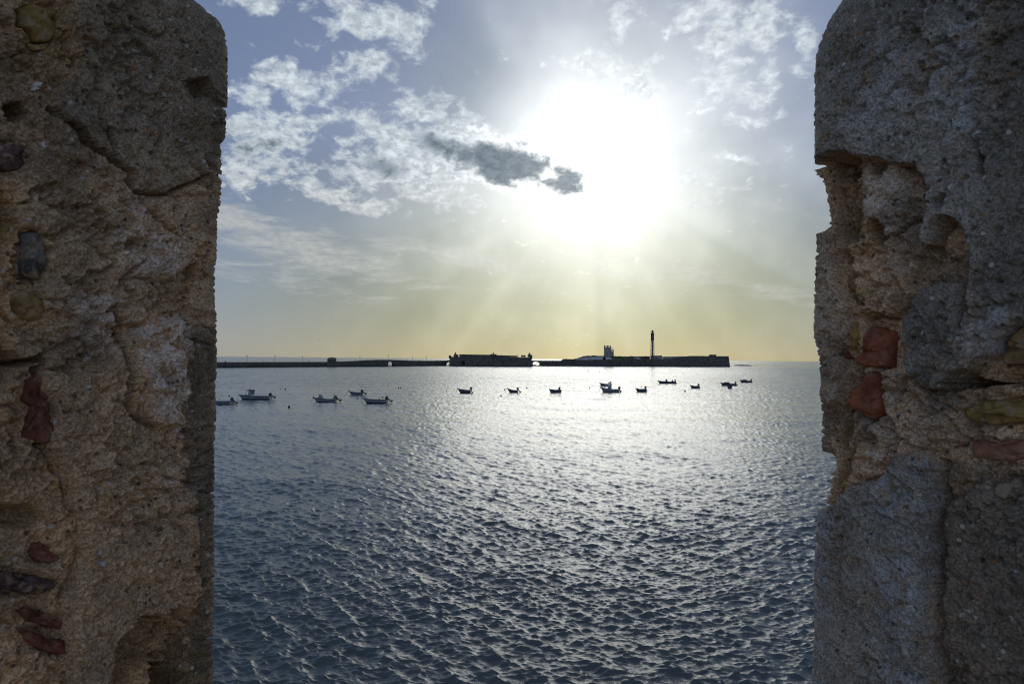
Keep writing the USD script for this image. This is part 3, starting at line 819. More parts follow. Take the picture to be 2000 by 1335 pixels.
def build_battlement():
    left, right = [], []
    S = lambda *a, **k: left.append((a, k))
    S('stone', [(30, 20), (55, 8), (85, 12), (103, 20), (107, 55), (92, 82), (66, 84), (50, 60), (30, 52)], yellow_stone, 'large yellow stone', dome=.014)
    S('stone', [(47, 84), (66, 90), (94, 84), (84, 98), (60, 101)], ochre_stone, 'ochre stone under the yellow one', proud=.002)
    S('stone', [(20, 112), (40, 104), (63, 112), (62, 132), (40, 142), (20, 136)], ochre_stone, 'dull ochre stone', proud=.003)
    S('pebble', [(57, 170), (69, 160), (80, 162), (72, 175), (60, 179)], shell_look, 'pale pebble', dome=.004)
    S('stone', [(-30, 280), (25, 285), (45, 300), (52, 315), (40, 330), (20, 336), (-30, 332)], purple_stone, 'purple red stone', proud=.004)
    S('stone', [(40, 457), (64, 452), (78, 480), (82, 525), (62, 550), (40, 532), (43, 490)], grey_stone, 'dark grey stone', proud=.006, dome=.003)
    S('stone', [(16, 574), (44, 562), (68, 580), (80, 605), (66, 628), (35, 625), (14, 604)], ochre_stone, 'round ochre stone', proud=.004, dome=.012)
    S('brick', [(66, 724), (76, 741), (93, 812), (96, 847), (86, 867), (35, 857), (53, 794), (33, 779), (50, 742)], dark_brick, 'broken dark red brick', proud=.006, dome=.006, sharp=6)
    S('brick', [(53, 1080), (62, 1061), (76, 1058), (100, 1070), (113, 1088), (100, 1098), (70, 1095)], dark_brick, 'brown brick chip', proud=.003, sharp=5)
    S('stone', [(-40, 1105), (30, 1117), (71, 1125), (106, 1138), (95, 1153), (81, 1160), (50, 1158), (-40, 1142)], purple_stone, 'long purple slab', proud=.006, sharp=5)
    S('brick', [(30, 1192), (45, 1183), (70, 1190), (95, 1207), (120, 1213), (113, 1228), (85, 1223), (45, 1208)], dark_brick, 'long dark brick chip', proud=.004, sharp=5)
    S('brick', [(28, 1222), (50, 1228), (85, 1245), (125, 1247), (130, 1259), (115, 1276), (85, 1271), (48, 1250)], dark_brick, 'second long dark brick chip', proud=.005, sharp=5)
    for u, v, r, mat in ((311, 970, 7, grey_stone), (312, 1033, 8, grey_stone), (195, 1078, 5, shell_look), (413, 874, 5, shell_look), (292, 601, 5, shell_look), (92, 285, 9, shell_look), (396, 1218, 5, grey_stone), (243, 735, 5, grey_stone), (186, 962, 8, ochre_stone),
                         (202, 1100, 7, shell_look), (150, 300, 5, shell_look), (340, 300, 4, ochre_stone), (60, 430, 4, shell_look), (370, 862, 5, shell_look)):
        S('pebble', blob(u, v, r, r * .8, 8, u), mat, None, proud=.001, dome=.004)
    lm = Merlon(-1, LEFT_EDGE, 0.585, 0.12)
    lm.survey()
    lm.bed_depth = 0.008
    lm.bedded = [(list(map(tuple, a[1])), lm.bed_depth) for a, k in left if a[0] != 'pebble']
    (mesh, layers) = lm.build(left_relief, 3)
    layers['stain'] = layers['render'] * 0
    p = thing('stone_merlon', 'brown weathered merlon left of the gap, with a yellow stone near its top', 'battlement', (-1.1, 0.75, SILL))
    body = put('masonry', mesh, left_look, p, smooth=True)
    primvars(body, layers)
    for k, (a, kw) in enumerate(left):
        embed(lm, p, a[0], a[1], a[2], seed=11 + k, label=a[3], **kw)
    S = lambda *a, **k: right.append((a, k))
    S('brick', [(1712, 636), (1735, 640), (1758, 647), (1756, 680), (1753, 720), (1720, 717), (1685, 713), (1692, 688), (1699, 665)], red_brick, 'upper red brick', proud=.013, sharp=8)
    S('brick', [(1710, 725), (1727, 738), (1735, 769), (1744, 804), (1727, 822), (1700, 810), (1679, 799), (1668, 781), (1692, 746)], red_brick, 'lower red brick', proud=.013, sharp=6)
    S('stone', [(1657, 650), (1671, 621), (1682, 625), (1688, 659), (1682, 680), (1664, 686), (1657, 665)], yellow_stone, 'upright yellow stone', proud=.006, dome=.008)
    S('brick', [(1641, 687), (1651, 674), (1664, 697), (1650, 701)], dark_brick, 'small brick chip', proud=.004)
    S('stone', [(1882, 803), (1905, 790), (1945, 781), (2060, 768), (2060, 820), (1958, 828), (1922, 826), (1892, 816)], yellow_stone, 'long yellow slab', proud=.010, dome=.012)
    S('brick', [(1903, 858), (1922, 857), (1951, 865), (1984, 860), (2050, 848), (2050, 885), (1978, 901), (1938, 897), (1912, 893), (1902, 873)], rust_brick, 'pale pink brick', proud=.006, sharp=6)
    S('stone', blob(1963, 957, 23, 25, 10), dull_yellow, 'round yellow stone with a grey heart', proud=.001, dome=.002)
    S('stone', blob(1966, 956, 15, 17, 9), heart_look, 'grey heart of the round stone', proud=.002, dome=.002)
    S('stone', [(2060, 625), (1999, 642), (1978, 669), (1968, 692), (1978, 714), (2060, 710)], ochre_stone, 'ochre stone by the hollow', proud=.008, dome=.010)
    S('stone', [(1655, 545), (1672, 538), (1690, 548), (1692, 580), (1680, 600), (1664, 585)], ochre_stone, 'mossy stone above the yellow one', proud=.003, dome=.006)
    for u, v, r, mat in ((1643, 795, 7, shell_look), (1676, 750, 4, ochre_stone), (1781, 1050, 4, shell_look), (1682, 1025, 6, ochre_stone), (1787, 985, 3, shell_look), (1738, 1032, 4, ochre_stone), (1733, 720, 6, grey_stone), (1880, 1200, 4, shell_look), (1758, 250, 4, shell_look), (1800, 130, 4, ochre_stone)):
        S('pebble', blob(u, v, r, r * .8, 8, u), mat, None, proud=.001, dome=.004)
    rm = Merlon(1, RIGHT_EDGE, 0.600, 0.15)
    rm.survey()
    rm.bed_depth = 0.008
    rm.bedded = [(list(map(tuple, a[1])), rm.bed_depth) for a, k in right if a[0] != 'pebble']
    (mesh, layers) = rm.build(right_relief, 23)
    p = thing('stone_merlon', 'grey rendered merlon right of the gap, with two red bricks showing', 'battlement', (1.1, 0.75, SILL))
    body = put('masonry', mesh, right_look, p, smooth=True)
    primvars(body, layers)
    for k, (a, kw) in enumerate(right):
        embed(rm, p, a[0], a[1], a[2], seed=71 + k, label=a[3], **kw)
    # the parapet that carries both, and the wall walk behind it
    par = thing('parapet_wall', 'worn stone parapet under the two merlons', 'wall')
    put('sill', box(-3.2, 3.2, 0.40, FAR_Y + 0.05, SILL - 0.12, SILL), left_look, par)
    put('wall_face', box(-3.2, 3.2, 0.42, FAR_Y + 0.02, -1.0, SILL - 0.123), left_look, par)
    put('wall_walk', box(-3.2, 3.2, -4.0, 0.417, SILL - 1.2, SILL - 1.0), left_look, kind='structure')


build_battlement()


# ------------------------------------------------------------------ the causeway, the fort and the islet across the bay
class Facade:
    """An upright plane that stands on the water between two points; outlines surveyed on it become solids that run back from it."""

    def __init__(self, a, b, back=0.0):
        self.a, self.b = np.array(a[:2], float), np.array(b[:2], float)
        self.d = (self.b - self.a) / np.linalg.norm(self.b - self.a)
        mid = (self.a + self.b) / 2
        self.n = mid / np.linalg.norm(mid)      # the side walls run straight away from the bay
        self.a = self.a + self.n * back

    def sz(self, px, py):
        r = ray(px, py)
        m = np.array([[r[0], -self.d[0]], [r[1], -self.d[1]]])
        k, s = np.linalg.solve(m, self.a - EYE[:2])
        return s, EYE[2] + k * r[2]

    def s(self, px):
        return self.sz(px, 702)[0]

    def z(self, px, py):
        return self.sz(px, py)[1]

    def world(self, s, z, back=0.0):
        q = self.a + self.d * s + self.n * back
        return np.array([q[0], q[1], z])

    def at(self, px, py, back=0.0):
        return self.world(*self.sz(px, py), back)

    def solid(self, outline, depth, back=0.0, holes=(), metric=False):
        conv = (lambda pts: [tuple(p) for p in pts]) if metric else (lambda pts: [self.sz(*p) for p in pts])
        poly = sg.Polygon(conv(outline), [conv(h) for h in holes]).buffer(0)
        m = trimesh.creation.extrude_polygon(poly, depth, engine='earcut')
        v = m.vertices
        out = self.a[None] + self.d[None] * v[:, :1] + self.n[None] * (v[:, 2:3] + back)
        m.vertices = np.column_stack([out, v[:, 1]])
        m.fix_normals()
        return m

    def block(self, s0, s1, z0, z1, b0, b1, batter=0.0):
        """A box along the plane, its walls leaning in by batter."""
        t = batter
        pts = [self.world(s, z, b) for z, s, b in ((z0, s0, b0), (z0, s1, b0), (z0, s1, b1), (z0, s0, b1), (z1, s0 + t, b0 + t), (z1, s1 - t, b0 + t), (z1, s1 - t, b1 - t), (z1, s0 + t, b1 - t))]
        m = trimesh.convex.convex_hull(np.array(pts))
        m.fix_normals()
        return m


def lathe(profile, sides=20, at=(0, 0, 0)):
    m = trimesh.creation.revolve(np.array(profile, float), sections=sides)
    m.apply_translation(at)
    m.fix_normals()
    return m


def masonry_look(name, color, course=0.55, length=1.3):
    """Coursed stone too far away to tell the blocks apart one by one."""
    g = Graph()
    pos = g('geometry', 'position')
    c = np.array(color)
    xyz = g('separate_xyz', 'z', vector=pos)
    along = g.math('add', g('separate_xyz', 'x', vector=pos), g.math('multiply', g('separate_xyz', 'y', vector=pos), 0.6))
    v = g('combine_xyz', 'vector', x=along, y=xyz, z=0.0)
    b = g('brick_texture', 'color', vector=v, color1=tuple(c * .8), color2=tuple(c * 1.2), mortar=tuple(c * .6), scale=1.0, mortar_size=0.03, brick_width=length, row_height=course)
    n = g.noise(pos, 0.35, 5.0, 0.6)
    col = g.mix(0.65, b, g.mix(g.remap(n, 0.35, 0.65), tuple(c * .6), tuple(c * 1.35)))
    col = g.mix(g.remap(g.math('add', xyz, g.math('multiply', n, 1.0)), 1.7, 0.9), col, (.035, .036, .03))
    return g.make(name, surface=g('principled_bsdf', 'BSDF', base_color=col, roughness=0.9, specular_ior_level=0.2))


fort_stone = masonry_look('fort_stone', (.125, .110, .092))
sea_wall_stone = masonry_look('sea_wall_stone', (.105, .094, .08))
plaster = simple('old_plaster', (.42, .41, .40), 0.9, 0.2, 0.3, 0.25)
concrete = simple('stained_concrete', (.30, .28, .25), 0.9, 0.2, 0.35, 0.5)
earth = simple('brown_earth', (.15, .115, .085), 0.95, 0.1, 0.35, 0.3)
grass_look = simple('dry_green_grass', (.075, .095, .030), 0.95, 0.1, 0.4, 0.3)
iron_grey = simple('grey_iron', (.14, .15, .17), 0.5, 0.4, 0.15, 1.0)
iron_dark = simple('dark_iron', (.06, .065, .075), 0.5, 0.4, 0.15, 1.0)
wet_rock = simple('wet_rock', (.045, .040, .034), 0.7, 0.4, 0.4, 1.5)
roof_tile = simple('old_roof', (.17, .12, .09), 0.9, 0.2, 0.25, 2.0)
dark_void = simple('dark_opening', (.02, .02, .02), 0.9, 0.1, 0.1, 1.0)


def lantern_glass():
    g = Graph()
    mix = g('mix_closure', 'closure', fac=g('fresnel', 'fac', IOR=1.5), closure1=g('transparent_bsdf', 'BSDF', color=(.75, .8, .85)), closure2=g('glossy_bsdf', 'BSDF', color=(.9, .9, .9), roughness=0.05))
    return g.make('lantern_glass', surface=mix)


lantern_pane = lantern_glass()


def build_causeway():
    f = Facade(on_water(400, 717.65), on_water(878, 714.25))
    top = [(395, 707.0), (430, 706.9), (640, 706.4), (660, 706.0), (690, 704.6), (715, 703.0), (735, 702.3), (759, 702.2), (777, 702.8), (798, 703.8), (840, 704.1), (886, 703.5)]
    z_top = lambda px: f.z(px, np.interp(px, [t[0] for t in top], [t[1] for t in top]))
    base = f.world(f.s(640), 0)
    p = thing('causeway', 'long low stone causeway with a humped bridge leading to the fort', 'causeway', base)
    arch = [(758.2, 713.9), (758.2, 709.0)] + [(762.2 + 4.0 * math.cos(a), 709.2 + 3.4 * -math.sin(a)) for a in np.linspace(math.pi, 0, 9)] + [(766.2, 713.9)]
    arch2 = [(872.6, 713.8), (872.2, 709.5), (874, 707.6), (878, 706.2), (883, 706.0), (883, 712.5), (878.5, 712.3), (876.5, 713.8)]
    px = np.concatenate([np.linspace(395, 690, 8), np.linspace(700, 886, 24)])
    low = lambda drop: [(f.s(x), z_top(x) - drop) for x in px] + [(f.s(886), -1.5), (f.s(395), -1.5)]
    hole = lambda h: [f.sz(*q) for q in h]
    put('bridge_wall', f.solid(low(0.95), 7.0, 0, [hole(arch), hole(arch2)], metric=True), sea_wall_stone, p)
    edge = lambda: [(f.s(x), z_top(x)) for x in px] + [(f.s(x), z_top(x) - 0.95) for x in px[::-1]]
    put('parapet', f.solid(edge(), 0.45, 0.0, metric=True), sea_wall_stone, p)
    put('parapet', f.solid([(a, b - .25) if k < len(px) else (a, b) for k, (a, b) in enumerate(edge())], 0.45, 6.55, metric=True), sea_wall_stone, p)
    ring = np.array(hole(arch))
    mid = ring[1:-1]
    put('arch_ring', f.solid(list(mid * 1.0) + [tuple(mid[-1] + [0.5, 0])] + [tuple(x) for x in (mid[::-1] - mid.mean(0)) * [1.28, 1.22] + mid.mean(0)] + [tuple(mid[0] + [-.5, 0])], 0.25, -0.12, metric=True), fort_stone, p)
    # the watch hut
    s0, s1 = f.s(639.2), f.s(656.6)
    zb, ze, zr = z_top(648) - 0.95, f.z(648, 700.6), f.z(648, 697.9)
    h = thing('stone_hut', 'small square stone hut with a hipped roof on the causeway', 'hut', f.world((s0 + s1) / 2, zb, 2))
    dw = 0.5
    put('wall', f.block(s0, s1, zb, ze, 0.6, 6.2), sea_wall_stone, h)
    roof = [f.world(s, z, b) for s, z, b in ((s0 - .3, ze + .004, .3), (s1 + .3, ze + .004, .3), (s1 + .3, ze + .004, 6.5), (s0 - .3, ze + .004, 6.5), (s0 + 1.6, zr, 3.0), (s1 - 1.2, zr, 3.0), (s0 + 1.6, zr, 3.8), (s1 - 1.2, zr, 3.8))]
    put('roof', trimesh.convex.convex_hull(np.array(roof)), roof_tile, h)
    c = f.world((s0 + s1) / 2, zr - 0.02, 3.4)
    put('finial', lathe([(0, 0), (.3, 0), (.18, .35), (.28, .55), (0, .8)], 8, c), sea_wall_stone, h)
    c = f.world(s0 + 2.2, zb, 0.55)
    put('door', f.block(s0 + 1.7, s0 + 2.7, zb, zb + 1.9, 0.55, 0.597), dark_void, h)
    # lamp posts
    lamps = [(482, 694.3, 'first lamp post of the causeway from the left merlon'), (536.5, 694.8, 'slim lamp post midway along the left stretch of the causeway'), (591, 695.2, 'lamp post just left of the hut on the causeway'), (703, 694.4, 'lamp post on the ramp right of the hut'),
             (759, 692.6, 'lamp post on the crown of the humped bridge above the arch'), (805.6, 694.8, 'first lamp post right of the humped bridge'), (832.8, 695.6, 'lamp post nearest the fort on the causeway')]
    first = None
    for x, y, lab in lamps:
        zb = z_top(x) - 0.95
        loc = f.world(f.s(x), zb, 0.9)
        ht = f.z(x, y) - zb
        q = thing('street_lamp', lab, 'lamp post', loc, 0, 'lamp posts along the causeway')
        put('post', lathe([(0, 0), (.18, 0), (.16, .5), (.10, .55), (.08, ht - .55), (0, ht - .55)], 8, loc), iron_dark, q)
        put('arm', tube([loc + [0, 0, ht - .75], loc + [.1, 0, ht - .55], loc + [0, 0, ht - .45]], .035, 5), iron_dark, q)
        put('lamp_shade', lathe([(0, 0), (.14, .02), (.36, .28), (.36, .36), (.10, .54), (0, .57)], 8, loc + [0, 0, ht - .54]), iron_dark, q)
    # people on the causeway
    who = [(439.6, 'dark', 'person in dark clothes leaning at the parapet by the left merlon', 0.15), (514.8, 'dark', 'person standing alone between the first and second lamp posts', 0.0), (603, 'pale', 'person in grey by the parapet left of the hut', 0.0), (658.6, 'dark', 'person standing at the right corner of the hut', -.1),
           (694.4, 'dark', 'person walking up the ramp left of the bridge', 0.2), (794, 'dark', 'left one of two people side by side past the bridge', 0.0), (796.7, 'pale', 'taller right one of two people side by side past the bridge', 0.1), (819, 'dark', 'person midway between the last two lamp posts', 0.0), (853.8, 'dark', 'person on the causeway closest to the fort', .1)]
    for k, (x, tone, lab, up) in enumerate(who):
        zb = z_top(x) - 0.95
        loc = f.world(f.s(x), zb, 1.0 + 0.4 * (k % 3))
        person(loc, k, tone, lab, up)


cloth = {'dark': simple('dark_clothes', (.03, .032, .04), 0.9, 0.2, 0.3, 3.0), 'pale': simple('grey_clothes', (.12, .13, .15), 0.9, 0.2, 0.3, 3.0)}
skin = simple('skin', (.42, .26, .18), 0.6, 0.3, 0.1, 5.0)
hair_look = simple('dark_hair', (.03, .022, .018), 0.7, 0.3, 0.2, 30.0)


def limb(*joints):
    from manifold3d import Manifold
    parts = []
    ball = lambda j: Manifold.sphere(j[3], 10).translate(j[:3])
    for a, b in zip(joints[:-1], joints[1:]):
        parts.append(Manifold.batch_hull([ball(a), ball(b)]))
    return parts


def person(loc, k, tone, label, grow=0.0):
    from manifold3d import Manifold, OpType
    r = np.random.default_rng(90 + k)
    st = 0.10 + 0.10 * r.random()
    b = []
    b += limb((0, 0, .95, .14), (0, 0, 1.18, .155), (0, 0, 1.38, .15), (0, 0, 1.50, .06), (0, 0, 1.56, .055))
    for s in (-1, 1):
        b += limb((s * .09, 0, .93, .10), (s * .10, -.03 + s * st * .5, .50, .065), (s * .10, s * st, .09, .048), (s * .11, s * st - .12, .045, .042))
        b += limb((s * .17, 0, 1.42, .065), (s * .23, .02, 1.14, .048), (s * .21, -.10, .92, .036), (s * .20, -.16, .84, .034))
    b += limb((0, 0, 1.62, .085), (0, -.02, 1.69, .092))
    body = Manifold.batch_boolean(b, OpType.Add)
    m = body.to_mesh()
    mesh = trimesh.Trimesh(m.vert_properties[:, :3], m.tri_verts, process=True)
    mesh.apply_transform(trimesh.transformations.rotation_matrix(r.uniform(-2.5, 2.5), [0, 0, 1]))
    mesh.apply_scale(1 + grow * 0.3)
    q = thing('person', label, 'person', loc)
    put('body', mesh.apply_translation(loc), cloth[tone], q, smooth=True)
    hair = trimesh.creation.icosphere(2, 0.104)
    hair.vertices *= [1, 1, .75]
    put('hair', hair.apply_translation([0, 0.0, 1.745]).apply_scale(1 + grow * 0.3).apply_translation(loc), hair_look, q, smooth=True)


def sentry_box(f, name, px, py_top, py_foot, r, back, mat, parent):
    s = f.s(px)
    z1, z0 = f.z(px, py_top), f.z(px, py_foot)
    h = z1 - z0
    c = f.world(s, z0, back)
    body = put(name, lathe([(0, -.9), (.25, -.9), (r * 1.1, 0), (r, .05), (r, h * .62), (0, h * .62)], 14, c), mat, parent)
    path = body.GetPrim().GetPath()
    put('dome', lathe([(0, 0), (r * 1.2, 0), (r * 1.2, .12), (r * .95, h * .16), (r * .4, h * .27), (0.10, h * .30), (.10, h * .38), (0, h * .38)], 14, c + [0, 0, h * .62 + .004]), mat, path)
    put('window', box(-.16, .16, -.06, .06, 0, h * .22).apply_translation(c + [0, -r, h * .3]), dark_void, path)


def build_fort():
    f = Facade(on_water(877, 714.5), on_water(1039, 715.55))
    z = lambda y, x=960: f.z(x, y)
    L, Rr = f.s(878), f.s(1038.5)
    p = thing('sea_fort', 'dark low stone gatehouse fort with sentry boxes at its corners', 'fort', f.world((L + Rr) / 2, 0, 15))
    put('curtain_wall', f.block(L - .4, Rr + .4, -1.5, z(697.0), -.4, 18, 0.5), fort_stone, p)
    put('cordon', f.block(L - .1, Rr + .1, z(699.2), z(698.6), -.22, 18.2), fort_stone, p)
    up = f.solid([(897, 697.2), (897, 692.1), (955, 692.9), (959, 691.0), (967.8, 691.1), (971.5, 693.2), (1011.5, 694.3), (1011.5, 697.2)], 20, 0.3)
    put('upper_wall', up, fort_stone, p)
    put('coping', f.solid([(896.6, 692.1), (896.6, 691.6), (955, 692.4), (955, 692.85)], 20.6, 0.0), fort_stone, p)
    c = f.at(963.4, 691.1, 1.2)
    put('belfry_post', lathe([(0, 0), (.55, 0), (.45, .2), (.38, 1.1), (.5, 1.25), (0, 1.55)], 10, c), fort_stone, p)
    tur = f.solid([(886, 697.2), (886, 692.0), (887.4, 691.2), (889.8, 691.2), (893.8, 691.9), (894.8, 693.2), (895.2, 697.2)], 4.5, 0.5)
    t = put('turret', tur, fort_stone, p)
    put('chimney', f.block(f.s(888.0), f.s(890.3), z(691.3, 889), z(687.8, 889), 1.4, 2.4), fort_stone, t.GetPrim().GetPath())
    sentry_box(f, 'sentry_box', 878.6, 692.9, 698.2, 0.95, 0.4, fort_stone, p)
    sentry_box(f, 'sentry_box', 1037.0, 691.6, 699.6, 1.15, 0.2, fort_stone, p)
    put('watch_post', f.solid([(1031, 697.2), (1031.3, 692.6), (1033, 691.6), (1033.4, 688.6), (1035.9, 688.6), (1036.2, 692.4), (1037, 693.4), (1037, 697.2)], 2.0, 2.4), fort_stone, p)
    put('roof_hut', f.block(f.s(1018.4), f.s(1026.6), z(697, 1022), z(693.3, 1022), 2, 7), fort_stone, p)
    m = f.at(1011.9, 694.4, 2)
    put('flagpole', tube([m, m + [0, 0, 2.4]], .06, 6), iron_dark, p)
    for x in np.linspace(905, 1005, 9):
        put('embrasure', f.block(f.s(x) - .45, f.s(x) + .45, z(695.4), z(694.2), 0.25, 0.295), dark_void, p)
    q = f.s(905)
    put('gate', f.solid([(q - 1.3, 1.2), (q - 1.3, 3.4)] + [(q + 1.3 * math.cos(a), 3.4 + 1.3 * math.sin(a)) for a in np.linspace(math.pi, 0, 9)] + [(q + 1.3, 1.2)], 0.5, -0.42, metric=True), dark_void, p)


def islet_line():
    return Facade(on_water(1036, 714.55), on_water(1432, 716.0))


def build_islet():
    f = islet_line()
    z = lambda y, x=1150: f.z(x, y)
    # the link from the fort, with its wide flat arch
    p = thing('arched_link', 'low dark link with a wide flat arch between fort and islet', 'bridge', f.world(f.s(1060), 0, 3))
    hole = [(1038.6, 712.2), (1037.6, 708.6), (1040, 706.4), (1045, 705.7), (1050, 706.6), (1053.6, 709.0), (1052.6, 712.6), (1049.5, 713.3), (1045.5, 713.2), (1044.6, 711.9), (1043.2, 711.8), (1042.6, 713.2)]
    put('bridge_wall', f.solid([(1034, 716), (1034, 704.4), (1040, 703.8), (1070, 704.2), (1097, 704.4), (1097, 716)], 8, 0, [hole]), sea_wall_stone, p)
    put('parapet', f.solid([(1034, 704.4), (1034, 703.6), (1070, 703.9), (1097, 704.0), (1097, 704.4)], 0.4, -0.1), sea_wall_stone, p)
    # ground behind the sea wall
    ground = f.solid([(1095, 716), (1097, 704.3), (1120, 702.5), (1200, 701.5), (1300, 700.8), (1422, 699), (1424, 716)], 90, 3.2)
    put('islet_ground', ground, earth, kind='structure')
    q = thing('sea_wall', 'dark weathered sea wall along the front of the islet below the white bank', 'wall', f.world(f.s(1180), 0, 1))
    put('wall_face', f.solid([(1096, 716), (1096, 704.6), (1125, 704.3), (1200, 704.8), (1240, 705.0), (1300, 704.7), (1300, 716)], 3.0, 0.0), sea_wall_stone, q)
    put('footing', f.solid([(1090, 716.5), (1090, 713.2), (1130, 712.9), (1190, 713.3), (1300, 713.0), (1300, 716.5)], 1.2, -1.21), wet_rock, q)
    put('coping', f.solid([(1096, 704.55), (1096, 704.1), (1125, 703.8), (1200, 704.3), (1240, 704.5), (1240, 704.95), (1200, 704.75), (1125, 704.25)], 0.8, -0.1), sea_wall_stone, q)
    q = thing('ruined_wall', 'low ruined stone wall at the left tip of the islet', 'wall', f.world(f.s(1108), 3, 5))
    put('wall_face', f.solid([(1093, 705), (1096, 702.8), (1098, 701.0), (1103, 700.6), (1104, 700.0), (1106, 700.8), (1119, 701.0), (1123, 699.8), (1126, 705)], 3, 4.0), fort_stone, q)
    # earth hill with the white plastered bank in front
    hill = [(1118, 705), (1121, 700.4), (1128, 698.2), (1138, 694.9), (1146, 694.0), (1153, 694.1), (1155, 693.5), (1159, 693.5), (1161, 694.2), (1172, 694.3), (1200, 694.6), (1206, 705)]
    put('hill', f.solid(hill, 40, 12.0), earth, kind='structure')
    q = thing('plastered_bank', 'pale plastered retaining bank sloping below the square tower', 'retaining wall', f.world(f.s(1160), 4, 6))
    pts = [((1121, 704.2), 5.0), ((1199, 704.7), 5.0), ((1189.5, 695.9), 11.9), ((1172, 696.0), 11.9), ((1140, 697.2), 11.9), ((1125, 700.0), 11.9)]
    face = np.array([f.world(*f.sz(*c), b) for c, b in pts])
    low = face.copy(); low[:, :2] += f.n * 1.0; low[:, 2] -= 0.6
    put('sloped_face', trimesh.convex.convex_hull(np.vstack([face, low])), plaster, q)
    for x, y, r in ((1131, 702.6, 1.0), (1134.5, 702.8, 1.2), (1140, 703, .8), (1174, 702.8, .9), (1187, 703, 1.0)):
        put('buttress', f.block(f.s(x) - r / 2, f.s(x) + r / 2, f.z(x, 704.6), f.z(x, y - .8), 4.2, 5.6), sea_wall_stone, q)
    c = f.at(1179.4, 699.6, 7.6)
    o = lathe([(0, -.2), (1.5, -.2), (1.5, .35), (1.15, .5), (0, .5)], 14)
    o.apply_transform(trimesh.transformations.rotation_matrix(math.radians(62), [1, 0, 0]))
    put('round_opening', o.apply_translation(c), dark_void, q)
    # the square tower
    q = thing('square_tower', 'square concrete tower with an open roof slab on the islet hill', 'tower', f.world(f.s(1185), z(694.5), 16))
    s0, s1, zb, zt = f.s(1178.2), f.s(1191.7), z(695.4), z(676.8, 1185)
    holes = [[(sx - .42, zz - .42), (sx + .42, zz - .42), (sx + .42, zz + .42), (sx - .42, zz + .42)] for sx, zz in ((f.s(1182.2), z(680.9, 1182)), (f.s(1188.2), z(682, 1188)), (f.s(1181.8), z(687, 1182)), (f.s(1185.0), z(688.2, 1185)))]
    put('wall', f.solid([(s0, zb), (s1, zb), (s1, zt), (s0, zt)], 0.4, 13.0, holes, metric=True), concrete, q)
    put('tower_core', f.block(s0, s1, zb, zt, 13.9, 20.0), concrete, q)
    put('side_wall', f.block(s0, s0 + .4, zb, zt, 13.4, 13.9), concrete, q)
    put('side_wall', f.block(s1 - .4, s1, zb, zt, 13.4, 13.9), concrete, q)
    for h in holes:
        put('window', f.solid([(h[0][0] - .1, h[0][1] - .1), (h[1][0] + .1, h[1][1] - .1), (h[1][0] + .1, h[2][1] + .1), (h[0][0] - .1, h[2][1] + .1)], .06, 13.44, metric=True), dark_void, q)
    put('roof_slab', f.block(s0 - .25, s1 + .25, z(675.0, 1185), z(674.0, 1185), 12.7, 20.3), concrete, q)
    for k, sx in enumerate((s0, (s0 + s1) / 2 - .5, s1 - .7)):
        for b in (13.0, 19.2):
            put('pier', f.block(sx, sx + (.7 if k != 1 else 1.1), zt, z(675.0, 1185), b, b + .8), concrete, q)
    a0, a1 = f.s(1192.0), f.s(1197.4)
    put('annex', f.solid([(a0, zb), (a1, zb), (a1, z(682.2, 1195)), (a0, z(682.2, 1195))], 0.4, 14.0, [[(f.s(1193.6), z(686.2, 1194)), (f.s(1195.0), z(686.2, 1194)), (f.s(1195.0), z(684.8, 1194)), (f.s(1193.6), z(684.8, 1194))]], metric=True), concrete, q)
    put('annex_wall', f.block(a1 - .35, a1, zb, z(682.2, 1195), 14.4, 19), concrete, q)
    put('annex_slab', f.block(a0 + .02, a1 + .1, z(680.0, 1195), z(679.1, 1195), 14.0, 19.4), concrete, q)
    # grass slope and the ruins along the skyline
    sl = [((1196, 704.3), 5.2), ((1240, 704.6), 5.2), ((1234, 697.2), 11.5), ((1216, 695.6), 11.5), ((1193, 695.4), 11.5)]
    face = np.array([f.world(*f.sz(*c), b) for c, b in sl])
    low = face.copy(); low[:, :2] += f.n * 2.0; low[:, 2] -= 1.2
    put('grass', trimesh.convex.convex_hull(np.vstack([face, low])), grass_look, kind='stuff', label='green grass on the slope right of the square tower')
    q = thing('ruined_wall', 'long brown ruined wall with broken top between tower and lighthouse', 'wall', f.world(f.s(1240), 5, 20))
    put('wall_face', f.solid([(1198, 705), (1198, 695.3), (1208, 695.0), (1210, 694.4), (1211.5, 695.2), (1218, 695.6), (1228, 695.6), (1230, 694.8), (1234, 694.8), (1236, 695.6), (1250, 695.4), (1259, 695.2), (1261, 694.6), (1263, 695.3), (1270, 695.2), (1270, 705)], 1.2, 16.0), fort_stone, q)
    for o in ([(1237, 700.2), (1240, 697.5), (1244, 696.2), (1248.5, 696.0), (1247.5, 698.4), (1252, 700.6), (1248, 701.2), (1247, 704.4), (1243.5, 704.4), (1244, 700.0)], [(1226, 698.5), (1230, 696.6), (1231, 697.2), (1228, 699)]):
        put('plaster_patch', f.solid(o, 0.25, 15.7), plaster, q)
    q = thing('keepers_house', 'low grey house with one window right of the lighthouse foot', 'house', f.world(f.s(1286), 5, 18))
    put('wall', f.solid([(1271, 705), (1271, 694.5), (1294, 694.3), (1294, 705)], 6, 14.0), concrete, q)
    put('roof', f.solid([(1270.6, 694.5), (1270.6, 693.9), (1294.4, 693.7), (1294.4, 694.25)], 6.6, 13.7), fort_stone, q)
    put('window', f.solid([(1282.7, 698.9), (1282.7, 697.3), (1284.3, 697.3), (1284.3, 698.9)], .05, 13.96), dark_void, q)
    # bastion
    g = Facade(on_water(1275, 715.4), on_water(1426.3, 715.95), -2.0)
